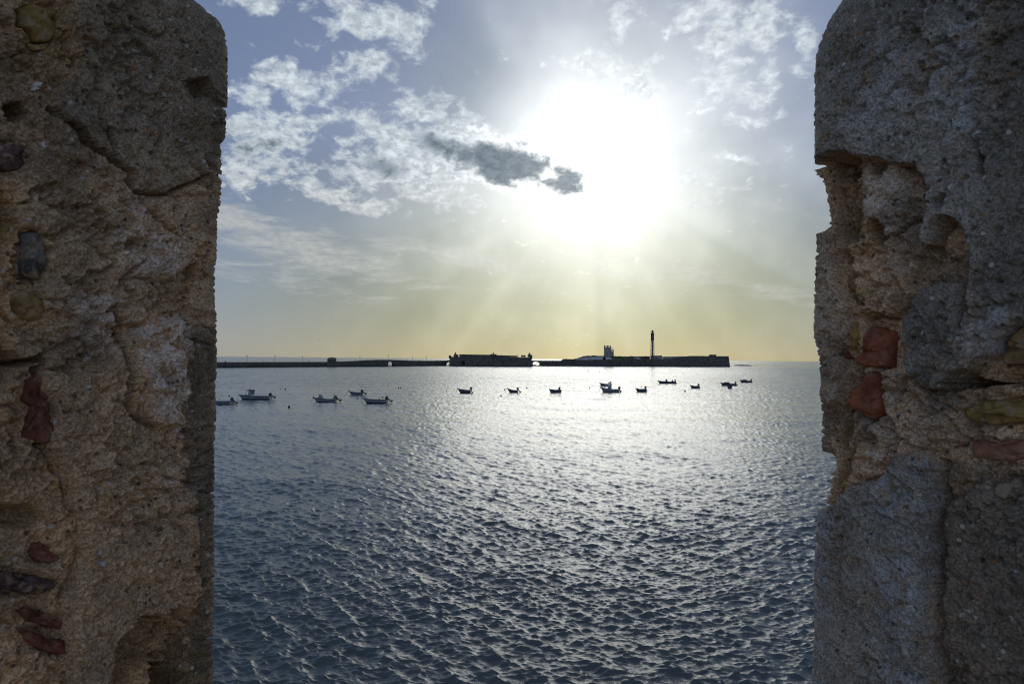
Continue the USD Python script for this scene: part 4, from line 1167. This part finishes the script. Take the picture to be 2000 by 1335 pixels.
    q = thing('bastion', 'large dark sloping-topped bastion at the right end of the islet', 'fort', g.world(g.s(1380), 0, 10))
    wall = g.solid([(1274, 716.5), (1274, 704.6), (1290, 702.9), (1345, 695.3), (1423.2, 696.1), (1426.4, 716.5)], 30, 0.0)
    put('wall_face', wall, fort_stone, q)
    put('parapet', g.solid([(1345, 695.35), (1345, 694.6), (1376, 694.7), (1376, 695.0), (1423.6, 695.3), (1423.8, 696.15)], 1.0, 0.0), fort_stone, q)
    put('gun_room', g.solid([(1384.6, 695.8), (1386, 691.9), (1399.4, 692.0), (1399.6, 695.9)], 6, 5.0), fort_stone, q)
    for x in (1382, 1394, 1406):
        put('gun_port', g.block(g.s(x) - .5, g.s(x) + .5, g.z(x, 706.0), g.z(x, 704.8), -.03, .2), dark_void, q)
    q = thing('rampart_wall', 'lighter brown rampart behind the bastion right of the house', 'wall', f.world(f.s(1318), 6, 14))
    put('wall_face', f.solid([(1294.4, 706), (1294.4, 695.9), (1352, 695.2), (1352, 704)], 1.5, 13.0), concrete, q)
    # spit of rock and reef
    r = np.random.default_rng(4)

    def rocks(name, pts, hgt, wid, label):
        q = thing(name, label, 'rock', on_water(*pts[len(pts) // 2]))
        line = np.array([on_water(*x) for x in pts])
        tt = np.linspace(0, len(pts) - 1, 26)
        v, fcs = [], []
        for i, t in enumerate(tt):
            c = np.array([np.interp(t, range(len(pts)), line[:, k]) for k in range(3)])
            e = math.sin(math.pi * min(max(i / 25, 0.03), 0.97)) ** 0.5
            hh = hgt * e * (0.6 + 0.8 * r.random())
            for k, (o, zz) in enumerate(((-wid, -.6), (-wid * .55, hh * .55), (-wid * .1, hh), (wid * .5, hh * .6), (wid, -.6))):
                v.append(c + [r.normal(0, .15), o * e + r.normal(0, .2), zz])
        for i in range(25):
            for k in range(4):
                a = i * 5 + k
                fcs += [[a, a + 5, a + 6], [a, a + 6, a + 1]]
        fcs += [[0, 1, 2], [0, 2, 3], [0, 3, 4], [125, 127, 126], [125, 128, 127], [125, 129, 128]]
        for i in range(25):
            fcs += [[i * 5, i * 5 + 4, i * 5 + 9], [i * 5, i * 5 + 9, i * 5 + 5]]
        m = trimesh.Trimesh(v, fcs, process=False)
        m.fix_normals()
        put('rock_ridge', m, wet_rock, q)
    rocks('rocky_spit', [(1245, 715.2), (1270, 715.4), (1294, 715.7), (1320, 716.3), (1349, 716.9)], 0.75, 3.0, 'low dark spit of rock in front of the bastion wall')
    rocks('reef', [(1431, 713.9), (1440, 714.0), (1451, 714.1), (1462, 714.2), (1470, 714.4)], 1.25, 4.0, 'low dark reef in the water right of the bastion')


def build_lighthouse():
    f = islet_line()
    back = 10.5
    z = lambda y: EYE[2] + (f.at(1274, y, 0)[2] - EYE[2]) * ((f.a + f.d * f.s(1274) + f.n * back)[1] / f.at(1274, y, 0)[1])
    s = f.s(1274.2)
    c = f.world(s, 0, back)
    # keep the tower on its line of sight although it stands behind the sea wall
    c[0] *= 1.0
    k = c[1] / f.at(1274.2, 700, 0)[1]
    c[0] = f.at(1274.2, 700, 0)[0] * k
    zb = z(703.5)
    p = thing('lighthouse', 'tall slim iron lighthouse with open legs below a dark drum', 'lighthouse', (c[0], c[1], zb))
    at = lambda zz: np.array([c[0], c[1], zz])
    put('plinth', box(-3.6, 3.6, -3.0, 3.0, zb - 1.2, zb + .9).apply_translation([c[0] - .8, c[1], 0]), plaster, p)
    z1, z2, z3, z4, z5 = z(664.9), z(651.2), z(649.6), z(646.6), z(644.0)
    put('stair_tube', lathe([(0, zb), (.68, zb), (.62, z1), (0, z1)], 16, (c[0], c[1], 0)), iron_dark, p)
    for j in range(8):
        a = 2 * math.pi * (j + .5) / 8
        put('leg', tube([at(zb) + [2.0 * math.cos(a), 2.0 * math.sin(a), 0], at(z1) + [1.55 * math.cos(a), 1.55 * math.sin(a), 0]], .12, 6), iron_grey, p)
    for t in np.linspace(0.14, .94, 5):
        zz, r = zb + (z1 - zb) * t, 2.0 - .45 * t
        put('brace_ring', lathe([(r - .1, zz), (r + .14, zz), (r + .14, zz + .22), (r - .1, zz + .22), (r - .1, zz)], 8, (c[0], c[1], 0)), iron_grey, p)
        for j in range(8):
            a = 2 * math.pi * (j + .5) / 8
            put('spoke', tube([at(zz + .1) + [.6 * math.cos(a), .6 * math.sin(a), 0], at(zz + .1) + [r * math.cos(a), r * math.sin(a), 0]], .05, 4), iron_grey, p)
    put('drum', lathe([(0, z1), (1.45, z1), (1.6, z1 + .3), (1.6, z2 - .6), (1.75, z2 - .3), (0, z2 - .3)], 20, (c[0], c[1], 0)), iron_dark, p)
    for a, zz in ((-1.9, z1 + 2), (-1.2, z1 + 5)):
        put('drum_window', box(-.2, .2, -.06, .06, 0, .8).apply_transform(trimesh.transformations.rotation_matrix(a + math.pi / 2, [0, 0, 1])).apply_translation(at(zz) + [1.6 * math.cos(a), 1.6 * math.sin(a), 0]), lantern_pane, p)
    gal = put('gallery', lathe([(0, z2 - .29), (2.0, z2 - .29), (2.0, z2), (0, z2)], 20, (c[0], c[1], 0)), iron_dark, p).GetPrim().GetPath()
    put('railing', lathe([(1.92, z2 + .95), (1.99, z2 + .95), (1.99, z2 + 1.03), (1.92, z2 + 1.03), (1.92, z2 + .95)], 20, (c[0], c[1], 0)), iron_dark, gal)
    for j in range(10):
        a = 2 * math.pi * j / 10
        put('baluster', tube([at(z2) + [1.95 * math.cos(a), 1.95 * math.sin(a), 0], at(z2 + .95) + [1.95 * math.cos(a), 1.95 * math.sin(a), 0]], .035, 4), iron_dark, gal)
    lan = put('lantern', lathe([(0, z2 + .002), (1.15, z2 + .002), (1.15, z3 + .1), (0, z3 + .1)], 16, (c[0], c[1], 0)), iron_dark, p).GetPrim().GetPath()
    put('lantern_glass', lathe([(1.05, z3 + .104), (1.1, z3 + .104), (1.1, z4), (1.05, z4), (1.05, z3 + .104)], 16, (c[0], c[1], 0)), lantern_pane, lan)
    put('lens', lathe([(0, z3 + .104), (.5, z3 + .104), (.6, (z3 + z4) / 2), (.5, z4 - .1), (0, z4 - .1)], 12, (c[0], c[1], 0)), iron_grey, lan)
    put('cupola', lathe([(0, z4 + .002), (1.3, z4 + .002), (1.2, z4 + .25), (.75, z4 + .8), (.2, z4 + 1.1), (.12, z5), (0, z5)], 16, (c[0], c[1], 0)), iron_dark, p)


def build_stakes():
    for x, y0, y1, lab in ((1148.8, 725.2, 719.4, 'left one of two thin stakes standing in the water before the sea wall'), (1170.9, 726.2, 720.2, 'right one of two thin stakes standing in the water before the sea wall')):
        w = on_water(x, y0)
        q = thing('mooring_stake', lab, 'stake', w, 0, 'stakes in the water')
        h = (y0 - y1) / FPX * w[1]
        put('stake', tube([w - [0, 0, 1.0], w + [0, 0, h]], [.09, .05], 6), iron_dark, q)
        put('float_ring', trimesh.creation.torus(.30, .13, major_sections=14, minor_sections=6).apply_translation(w + [0, 0, .05]), iron_dark, q)


def build_birds():
    for k, (x, y, d, lab) in enumerate(((624, 663.4, 430, 'gull in the sky just left of the hut on the causeway'), (708, 672.6, 430, 'lowest gull, over the lamp post right of the hut'), (795, 647.2, 430, 'highest gull, over the causeway near the fort'))):
        c = at_depth(x, y, d)
        m = []
        body = trimesh.creation.icosphere(2, 1.0)
        body.vertices *= [.26, .09, .08]
        sp = lambda s: trimesh.convex.convex_hull(np.array([[-.08, 0, .03], [.10, 0, .03], [-.06, s * .33, .16], [.07, s * .33, .16], [0, 0, .055], [0, s * .33, .175]]))
        tip = lambda s: trimesh.convex.convex_hull(np.array([[-.06, s * .32, .16], [.07, s * .32, .16], [.09, s * .66, .05], [.0, s * .32, .175]]))
        q = thing('seagull', lab, 'bird', c)
        bird = trimesh.boolean.union([body, sp(1), sp(-1), tip(1), tip(-1)], engine='manifold')
        bird.apply_transform(trimesh.transformations.rotation_matrix(0.9 + .7 * k, [0, 0, 1]))
        put('body', bird.apply_translation(c), cloth['pale'], q)


build_causeway()
build_fort()
build_islet()
build_lighthouse()
build_stakes()
build_birds()


# ------------------------------------------------------------------ boats and buoys
def paint(name, color, rough=0.4, stripe=None):
    """Boat paint: dark antifouling below the waterline, topsides above it, with a little dirt."""
    g = Graph()
    pos = g('geometry', 'position')
    z = g('separate_xyz', 'z', vector=pos)
    c = np.array(color)
    n = g.noise(pos, 2.5, 4.0, 0.6)
    col = g.mix(g.remap(n, 0.35, 0.65), tuple(c * .8), tuple(np.minimum(c * 1.1, 1)))
    col = g.mix(g.remap(z, 0.14, 0.11), col, (.025, .024, .024))
    return g.make(name, surface=g('principled_bsdf', 'BSDF', base_color=col, roughness=rough, specular_ior_level=0.4))


hull_white, hull_blue, hull_grey, hull_dark = paint('white_boat_paint', (.27, .29, .32)), paint('blue_boat_paint', (.20, .30, .46)), paint('grey_boat_paint', (.22, .24, .28)), paint('dark_boat_paint', (.09, .10, .13))
rubber = simple('black_rubber', (.025, .025, .027), 0.6, 0.4, 0.2, 4.0)
wood = simple('weathered_wood', (.20, .15, .10), 0.8, 0.2, 0.3, 6.0)
canvas_grey = simple('grey_canvas', (.20, .22, .25), 0.9, 0.2, 0.2, 3.0)
navy = simple('navy_cowl', (.02, .025, .055), 0.35, 0.5, 0.1, 3.0)
red_float = simple('red_float', (.40, .05, .03), 0.5, 0.4, 0.2, 4.0)
yellow_float = simple('yellow_float', (.42, .36, .04), 0.5, 0.4, 0.2, 4.0)
teal_glass = simple('teal_glass', (.10, .34, .38), 0.2, 0.5, 0.1, 3.0)
rope = simple('wet_rope', (.06, .055, .05), 0.9, 0.2, 0.2, 9.0)
buoy_dark = simple('dark_buoy', (.03, .025, .025), 0.6, 0.4, 0.3, 4.0)


def hull_shell(L, B, free, sheer, rake=0.5, flare=1.0):
    """Open boat: bow towards -x, gunwale rising to the bow, transom at +x."""
    n = 22
    ring, x = [], np.linspace(0, 1, n)
    for t in x:
        w = B / 2 * (min(1.0, (t / 0.42)) ** 0.62 if t < .42 else 1.0 - 0.12 * ((t - .42) / .58) ** 2)
        w = max(w, 0.03)
        top = free + sheer * max(1 - t, 0) ** 2.2 + 0.06 * t ** 3
        keel = -0.22 + 0.16 * max(0, 1 - t / .25) ** 2
        chine = 0.02 + 0.28 * max(0, 1 - t / .5) ** 1.6
        X = lambda z: -L / 2 + t * L + rake * (1 - t) ** 3 * (1 - (z - keel) / (top - keel))
        k = w * (0.78 if flare else .9)
        th = 0.05
        iw, ik = max(w - th, .005), max(k - th, .004)
        fl = max(chine, 0.06) + 0.04
        pts = [(0, keel), (k, chine), (w * .97, top * .6 + chine * .4), (w, top), (iw, top - .002), (ik, fl), (-ik, fl), (-iw, top - .002), (-w, top), (-w * .97, top * .6 + chine * .4), (-k, chine)]
        ring.append([(X(z), y, z) for y, z in pts])
    v = np.array(ring).reshape(-1, 3)
    m, f = 11, []
    for i in range(n - 1):
        for j in range(m):
            a, b = i * m + j, i * m + (j + 1) % m
            f += [[a, b, b + m], [a, b + m, a + m]]
    e = (n - 1) * m
    tri = [[0, 1, 10], [1, 2, 10], [2, 9, 10], [2, 3, 9], [3, 8, 9], [3, 4, 8], [4, 7, 8], [4, 5, 7], [5, 6, 7]]
    f += [[a, c, b] for a, b, c in tri] + [[e + a, e + b, e + c] for a, b, c in tri]
    # transom: a plank across the stern
    mesh = trimesh.Trimesh(v, f, process=False)
    mesh.fix_normals()
    top = lambda t: free + sheer * max(1 - t, 0) ** 2.2 + 0.06 * t ** 3
    half = lambda t: B / 2 * (min(1.0, (t / 0.42)) ** 0.62 if t < .42 else 1.0 - 0.12 * ((t - .42) / .58) ** 2)
    return mesh, top, half


def boat(label, bow, stern, wl, hull, yaw=0.0, length=None, free=0.42, sheer=0.30, name='rowing_boat', engine='black', tilt=40, line=None, group='boats moored in the bay', extras=()):
    """bow, stern: pixel columns of the ends, wl: row of the waterline. yaw turns the boat out of the side view."""
    mid = on_water((bow + stern) / 2, wl)
    span = abs(on_water(stern, wl)[0] - on_water(bow, wl)[0])
    L = length or max(span - 0.0, 1.5)
    B = min(0.40 * L, 1.95)
    p = thing(name, label, 'boat', mid, yaw + 1e-6, group)
    shell, top, half = hull_shell(L, B, free, sheer)
    put('hull', shell, hull, p, smooth=35)
    pts = []
    for t in np.linspace(1, 0.0, 14):
        pts.append([-L / 2 + t * L, -max(half(t), .03) - .012, top(t) - .035])
    for t in np.linspace(0.0, 1, 14)[1:]:
        pts.append([-L / 2 + t * L, max(half(t), .03) + .012, top(t) - .035])
    put('gunwale', tube(pts, .045, 6), rubber, p)
    w = half(1.0) - .03
    put('transom', box(L / 2 - .07, L / 2 - .004, -w, w, .12, top(1) + .03), hull, p)
    for t in (.40, .70):
        put('thwart', box(-L / 2 + t * L - .12, -L / 2 + t * L + .12, -half(t) + .06, half(t) - .06, free * .72, free * .72 + .04), wood, p)
    put('stem_post', tube([[-L / 2 + .02, 0, top(0) - .15], [-L / 2 - .03, 0, top(0) + .14]], [.06, .045], 6), rubber, p)
    if engine:
        T = trimesh.transformations
        hinge = np.array([L / 2 + .03, 0, top(1) + .05])
        rot = T.rotation_matrix(-math.radians(tilt), [0, 1, 0])
        cowl = trimesh.convex.convex_hull(np.array([[x, y, z] for x, y, z in ((-.14, -.15, .10), (-.14, .15, .10), (.34, -.13, .12), (.34, .13, .12), (-.10, -.13, .42), (-.10, .13, .42), (.26, -.11, .48), (.26, .11, .48), (.36, 0, .30), (-.2, 0, .26))]))
        leg = join(trimesh.convex.convex_hull(np.array([[-.05, -.05, .12], [-.05, .05, .12], [.18, -.05, .12], [.18, .05, .12], [.02, -.03, -.55], [.02, .03, -.55], [.16, -.03, -.55], [.16, .03, -.55]])),)
        skeg = trimesh.convex.convex_hull(np.array([[-.08, -.05, -.55], [-.08, .05, -.55], [.32, -.05, -.55], [.32, .05, -.55], [-.12, 0, -.62], [.34, 0, -.62], [.05, -.02, -.78], [.18, .02, -.78]]))
        prop = join(*[box(-.012, .012, -.04, .04, 0, .15).apply_transform(T.rotation_matrix(a, [1, 0, 0])).apply_translation([.36, 0, -.6]) for a in (0, 2.09, 4.19)], trimesh.creation.icosphere(1, .05).apply_translation([.35, 0, -.6]))
        sc = 0.95
        mv = lambda m: m.apply_scale(sc).apply_transform(rot).apply_translation(hinge)
        e = put('outboard_motor', mv(cowl), navy if engine == 'navy' else rubber, p, smooth=40).GetPrim().GetPath()
        put('motor_leg', mv(leg), rubber, e)
        put('skeg', mv(skeg), rubber, e)
        put('propeller', mv(prop), rubber, e)
    if line:
        a = np.array([-L / 2 - .02, 0, top(0) + .06])
        far = on_water(*line)
        d = far - mid
        c, s = math.cos(-yaw), math.sin(-yaw)
        q = np.array([c * d[0] - s * d[1], s * d[0] + c * d[1], -.25])
        k = np.linspace(0, 1, 9)[:, None]
        pts = a * (1 - k) + q * k - np.array([0, 0, 1]) * (0.12 * np.sin(np.pi * k))
        put('mooring_line', tube(pts, .022, 5), rope, p)
    for x in extras:
        x(p, L, top, half)
    return p


def ball(r, t, z, mat, nm, y=0.0):
    def f(p, L, top, half):
        put(nm, trimesh.creation.icosphere(2, r).apply_translation([-L / 2 + t * L, y, z + r]), mat, p, smooth=True)
    return f


def wheelhouse(t0, t1, h, dark_side=True):
    def f(p, L, top, half):
        x0, x1 = -L / 2 + t0 * L, -L / 2 + t1 * L
        w, z0 = half((t0 + t1) / 2) * .72, top(t0) - .12
        put('foredeck', trimesh.convex.convex_hull(np.array([[x0 - .9, -.25, z0 + .02], [x0 - .9, .25, z0 + .02], [x1, -w, z0], [x1, w, z0], [x1, -w, z0 + .28], [x1, w, z0 + .28], [x0, -w * .9, z0 + .26], [x0, w * .9, z0 + .26]])), hull_white, p)
        zc = z0 + .28
        cab = None
        for y in (-w, w):
            put('windscreen_pillar', tube([[x0, y * .9, zc], [x0 + .22, y * .85, zc + h]], .035, 5), hull_white, p)
            put('side_panel', box(x1 - .5, x1, y - .02, y + .02, zc, zc + h), canvas_grey, p)
            put('middle_pillar', tube([[(x0 + x1) / 2, y, zc], [(x0 + x1) / 2 + .03, y, zc + h]], .03, 5), hull_white, p)
        put('cabin_roof', box(x0 + .12, x1 + .05, -w - .05, w + .05, zc + h, zc + h + .07), rubber, p)
        for xx in (x0 + .3, x0 + .55):
            put('aerial', tube([[xx, .1, zc + h + .06], [xx, .1, zc + h + .4]], .015, 4), iron_dark, p)
    return f


def cuddy(t0, t1, h):
    def f(p, L, top, half):
        x0, x1 = -L / 2 + t0 * L, -L / 2 + t1 * L
        w, z0 = half((t0 + t1) / 2) * .75, top(t0) - .16
        put('cuddy_cabin', trimesh.convex.convex_hull(np.array([[x0, -.2, z0], [x0, .2, z0], [x1, -w, z0 - .08], [x1, w, z0 - .08], [(x0 + x1) / 2, -w * .7, z0 + h * .6], [(x0 + x1) / 2, w * .7, z0 + h * .6], [x1 - .25, -w * .75, z0 + h * .55], [x1 - .25, w * .75, z0 + h * .55]])), canvas_grey, p)
        xm = x0 + .52 * (x1 - x0)
        put('hatch_hood', trimesh.convex.convex_hull(np.array([[xm - .3, -.3, z0 + h * .5], [xm + .35, -.3, z0 + h * .5], [xm - .3, .3, z0 + h * .5], [xm + .35, .3, z0 + h * .5], [xm - .05, -.15, z0 + h], [xm + .12, -.15, z0 + h], [xm - .05, .15, z0 + h], [xm + .12, .15, z0 + h]])), canvas_grey, p)
        put('cabin_post', tube([[xm - .15, 0, z0 + h * .6], [xm - .18, 0, z0 + h * 1.3]], .03, 5), rubber, p)
    return f


def tarpaulin(t0, t1, h):
    def f(p, L, top, half):
        x0, x1 = -L / 2 + t0 * L, -L / 2 + t1 * L
        w, z0 = half(t1) * .7, top(t1) - .1
        put('tarpaulin', trimesh.convex.convex_hull(np.array([[x0, -w, z0], [x0, w, z0], [x1, -w, z0], [x1, w, z0], [x0 + .05, -w * .6, z0 + h], [x0 + .05, w * .6, z0 + h], [x1 - .25, -w * .5, z0 + h * .9], [x1 - .25, w * .5, z0 + h * .9]])), canvas_grey, p)
        put('float_pole', tube([[x0 + .2, 0, z0 + h * .8], [x0 + .2, 0, z0 + h + .22]], .02, 4), rubber, p)
    return f


def console(t, h, w=.3, mat=None):
    def f(p, L, top, half):
        x, z0 = -L / 2 + t * L, .2
        put('console', trimesh.convex.convex_hull(np.array([[x - w, -.3, z0], [x + w, -.3, z0], [x - w, .3, z0], [x + w, .3, z0], [x - w * .4, -.25, top(t) + h], [x + w * .7, -.25, top(t) + h], [x - w * .4, .25, top(t) + h], [x + w * .7, .25, top(t) + h]])), mat or hull_dark, p)
    return f


def fishing_rig(p, L, top, half):
    x = lambda t: -L / 2 + t * L
    z0 = top(.3)
    w = half(.3) * .7
    put('wheelhouse', trimesh.convex.convex_hull(np.array([[x(.40), -w, .2], [x(.40), w, .2], [x(.55), -w, .2], [x(.55), w, .2], [x(.41), -w, z0 + .35], [x(.41), w, z0 + .35], [x(.55), -w, z0 + .35], [x(.55), w, z0 + .35]])), hull_grey, p)
    put('cabin_glass', trimesh.convex.convex_hull(np.array([[x(.41), -w, z0 + .352], [x(.41), w, z0 + .352], [x(.55), -w, z0 + .352], [x(.55), w, z0 + .352], [x(.43), -w * .9, z0 + .78], [x(.43), w * .9, z0 + .78], [x(.54), -w * .9, z0 + .78], [x(.54), w * .9, z0 + .78]])), teal_glass, p)
    put('mast', tube([[x(.60), 0, .2], [x(.605), 0, z0 + 1.35]], .03, 6), iron_dark, p)
    for y in (-w, w):
        put('awning_post', tube([[x(.24), y * .8, top(.24) - .1], [x(.24), y * .8, z0 + .72]], .025, 5), iron_grey, p)
    put('awning', box(x(.06), x(.42), -w * .9, w * .9, z0 + .72, z0 + .76), canvas_grey, p)


def cover(t0, t1, h, mat):
    def f(p, L, top, half):
        x0, x1 = -L / 2 + t0 * L, -L / 2 + t1 * L
        w, z0 = half((t0 + t1) / 2) * .85, top((t0 + t1) / 2) - .08
        put('cabin', trimesh.convex.convex_hull(np.array([[x0, -w * .7, z0], [x0, w * .7, z0], [x1, -w, z0], [x1, w, z0], [x0 + .35, -w * .6, z0 + h], [x0 + .35, w * .6, z0 + h], [x1 - .15, -w * .8, z0 + h], [x1 - .15, w * .8, z0 + h]])), mat, p)
        put('cabin_window', box(x0 + .55, x1 - .35, -w * .92, -w * .86, z0 + h * .35, z0 + h * .7), dark_void, p)
    return f


def build_boats():
    boat('white boat cut off by the edge of the left merlon, navy motor tilted up', 376, 456, 789.2, hull_white, 0.02, engine='navy', tilt=48, free=.40, sheer=.2)
    boat('large white boat with a small windscreen cabin, nearest the left merlon in full view', 465.5, 530.5, 779.4, hull_white, 0.03, engine='black', tilt=55, free=.46, sheer=.22, line=(459.4, 782.5), extras=[wheelhouse(.24, .44, .62)])
    boat('pale boat with a grey cuddy and a yellow float on its stern', 611.5, 657.5, 784.6, hull_white, 0.05, tilt=55, free=.38, sheer=.26, line=(602.5, 786.5), extras=[cuddy(.12, .46, .62), tarpaulin(.86, 1.02, .42), ball(.13, .90, .95, yellow_float, 'yellow_float'), ball(.10, .0, .60, red_float, 'red_float')])
    boat('small open grey boat lying behind the two larger ones, long line at its bow', 680.5, 708.5, 771.0, hull_grey, 0.0, free=.40, sheer=.30, tilt=50, line=(668, 774))
    boat('white open boat with a red float amidships and black motor', 708.5, 757.5, 786.6, hull_white, -0.03, free=.44, sheer=.24, tilt=55, line=(703.2, 788.5), extras=[ball(.13, .80, .70, red_float, 'red_float'), ball(.08, .10, .68, buoy_dark, 'black_fender', .1), ball(.08, .64, .46, buoy_dark, 'black_fender', .3)])
    boat('dark open boat in front of the fort with upright motor cowl', 893.5, 919.5, 766.8, hull_dark, 0.0, free=.52, sheer=.34, tilt=15, line=(888.5, 767.6))
    boat('dark open boat right of centre of the fort with high pointed bow', 990.3, 1011.5, 766.2, hull_dark, -.1, free=.42, sheer=.42, tilt=35, line=(985.5, 766.5))
    boat('short dark boat seen almost end on below the arched link', 1075.3, 1090, 766.8, hull_dark, 0.85, length=3.1, free=.50, sheer=.30, tilt=10)
    boat('small dark boat close behind the white fishing boat', 1174.8, 1187.5, 753.6, hull_dark, 0.4, length=3.0, free=.50, sheer=.34, tilt=20)
    boat('white fishing boat with mast, awning and teal cabin window', 1173.5, 1208.8, 765.4, hull_white, 0.02, name='fishing_boat', free=.55, sheer=.42, tilt=20, line=(1168.5, 766.0), extras=[fishing_rig])
    boat('stubby dark boat alone below the lighthouse with a float above its stern', 1243.8, 1258.0, 764.8, hull_dark, 0.6, length=2.7, free=.52, sheer=.22, tilt=12, extras=[ball(.10, .6, .95, buoy_dark, 'float'), lambda p, L, top, half: put('float_pole', tube([[-L / 2 + .6 * L, 0, .3], [-L / 2 + .6 * L, 0, .98]], .02, 4), rubber, p)])
    boat('long low dark launch with a centre console in front of the bastion', 1285.5, 1317.5, 748.6, hull_dark, 0.0, name='launch', free=.50, sheer=.34, tilt=20, line=(1282.5, 748.8), extras=[console(.5, .62), ball(.22, .86, .55, hull_dark, 'seat')])
    boat('small dark boat with raised motor midway between launch and cabin boat', 1350, 1362, 757.6, hull_dark, 0.45, length=2.5, free=.46, sheer=.25, tilt=15)
    boat('dark cabin boat with motor, behind the small blunt boat on the right', 1408, 1435.5, 753.0, hull_dark, 0.0, name='cabin_boat', free=.50, sheer=.36, tilt=30, extras=[cover(.16, .58, .38, hull_dark)])
    boat('blunt dark boat seen end on in front of the dark cabin boat', 1419.5, 1430.5, 758.2, hull_dark, 1.15, length=2.7, free=.55, sheer=.2, tilt=5, extras=[cover(.25, .75, .25, rubber)])
    boat('dark cabin boat farthest right, beyond the others', 1445.5, 1466, 746.7, hull_dark, 0.0, name='cabin_boat', free=.52, sheer=.25, tilt=10, extras=[cover(.14, .62, .36, hull_grey)])
    buoys = [(428.6, 779.6, .10, 'dark buoy just above the stern of the boat cut off by the merlon'), (447.4, 773.6, .13, 'dark buoy left of the bow of the white windscreen boat'), (433.2, 772.0, .09, 'small dark buoy nearest the left merlon'), (557.2, 760.4, .17, 'larger of two dark buoys behind the white windscreen boat'),
             (548, 759.8, .10, 'smaller of two dark buoys behind the white windscreen boat'), (564.6, 795.2, .16, 'dark buoy nearest the viewer, below the white windscreen boat'), (634.5, 767.4, .11, 'dark buoy above the boat with the yellow float'), (698.5, 779.4, .13, 'dark buoy off the bow of the boat with the red float amidships'),
             (778.8, 757.6, .15, 'left of two buoys close together left of the fort boats'), (782.7, 757.4, .15, 'right of two buoys close together left of the fort boats'), (758, 752.4, .12, 'dark buoy alone below the humped bridge'), (872.8, 763.2, .14, 'dark buoy left of the dark boat in front of the fort'),
             (986, 761.2, .16, 'dark buoy at the bow of the boat with high pointed bow'), (1029, 758.5, .17, 'dark buoy right of the boat with high pointed bow'), (978.5, 773.8, .15, 'low dark buoy in front of the two fort boats'), (1188.6, 748.0, .16, 'dark buoy right of the small boat behind the fishing boat'),
             (1151.6, 757.7, .16, 'dark buoy left of the white fishing boat'), (1338, 763.4, .17, 'dark buoy in front of the small boat with raised motor')]
    first = None
    for x, y, r, lab in buoys:
        w = on_water(x, y)
        q = thing('mooring_buoy', lab, 'buoy', w, 0, 'mooring buoys in the bay')
        put('float', lathe([(0, -r), (r * .6, -r * .8), (r, -.1 * r), (r * .92, r * .45), (r * .55, r * .9), (0, r)], 12, w + [0, 0, r * .45]), buoy_dark, q, smooth=40)
        put('mooring_eye', trimesh.creation.torus(r * .22, r * .07, major_sections=10, minor_sections=5).apply_transform(trimesh.transformations.rotation_matrix(math.pi / 2, [1, 0, 0])).apply_translation(w + [0, 0, r * 1.6]), rubber, q)


build_boats()
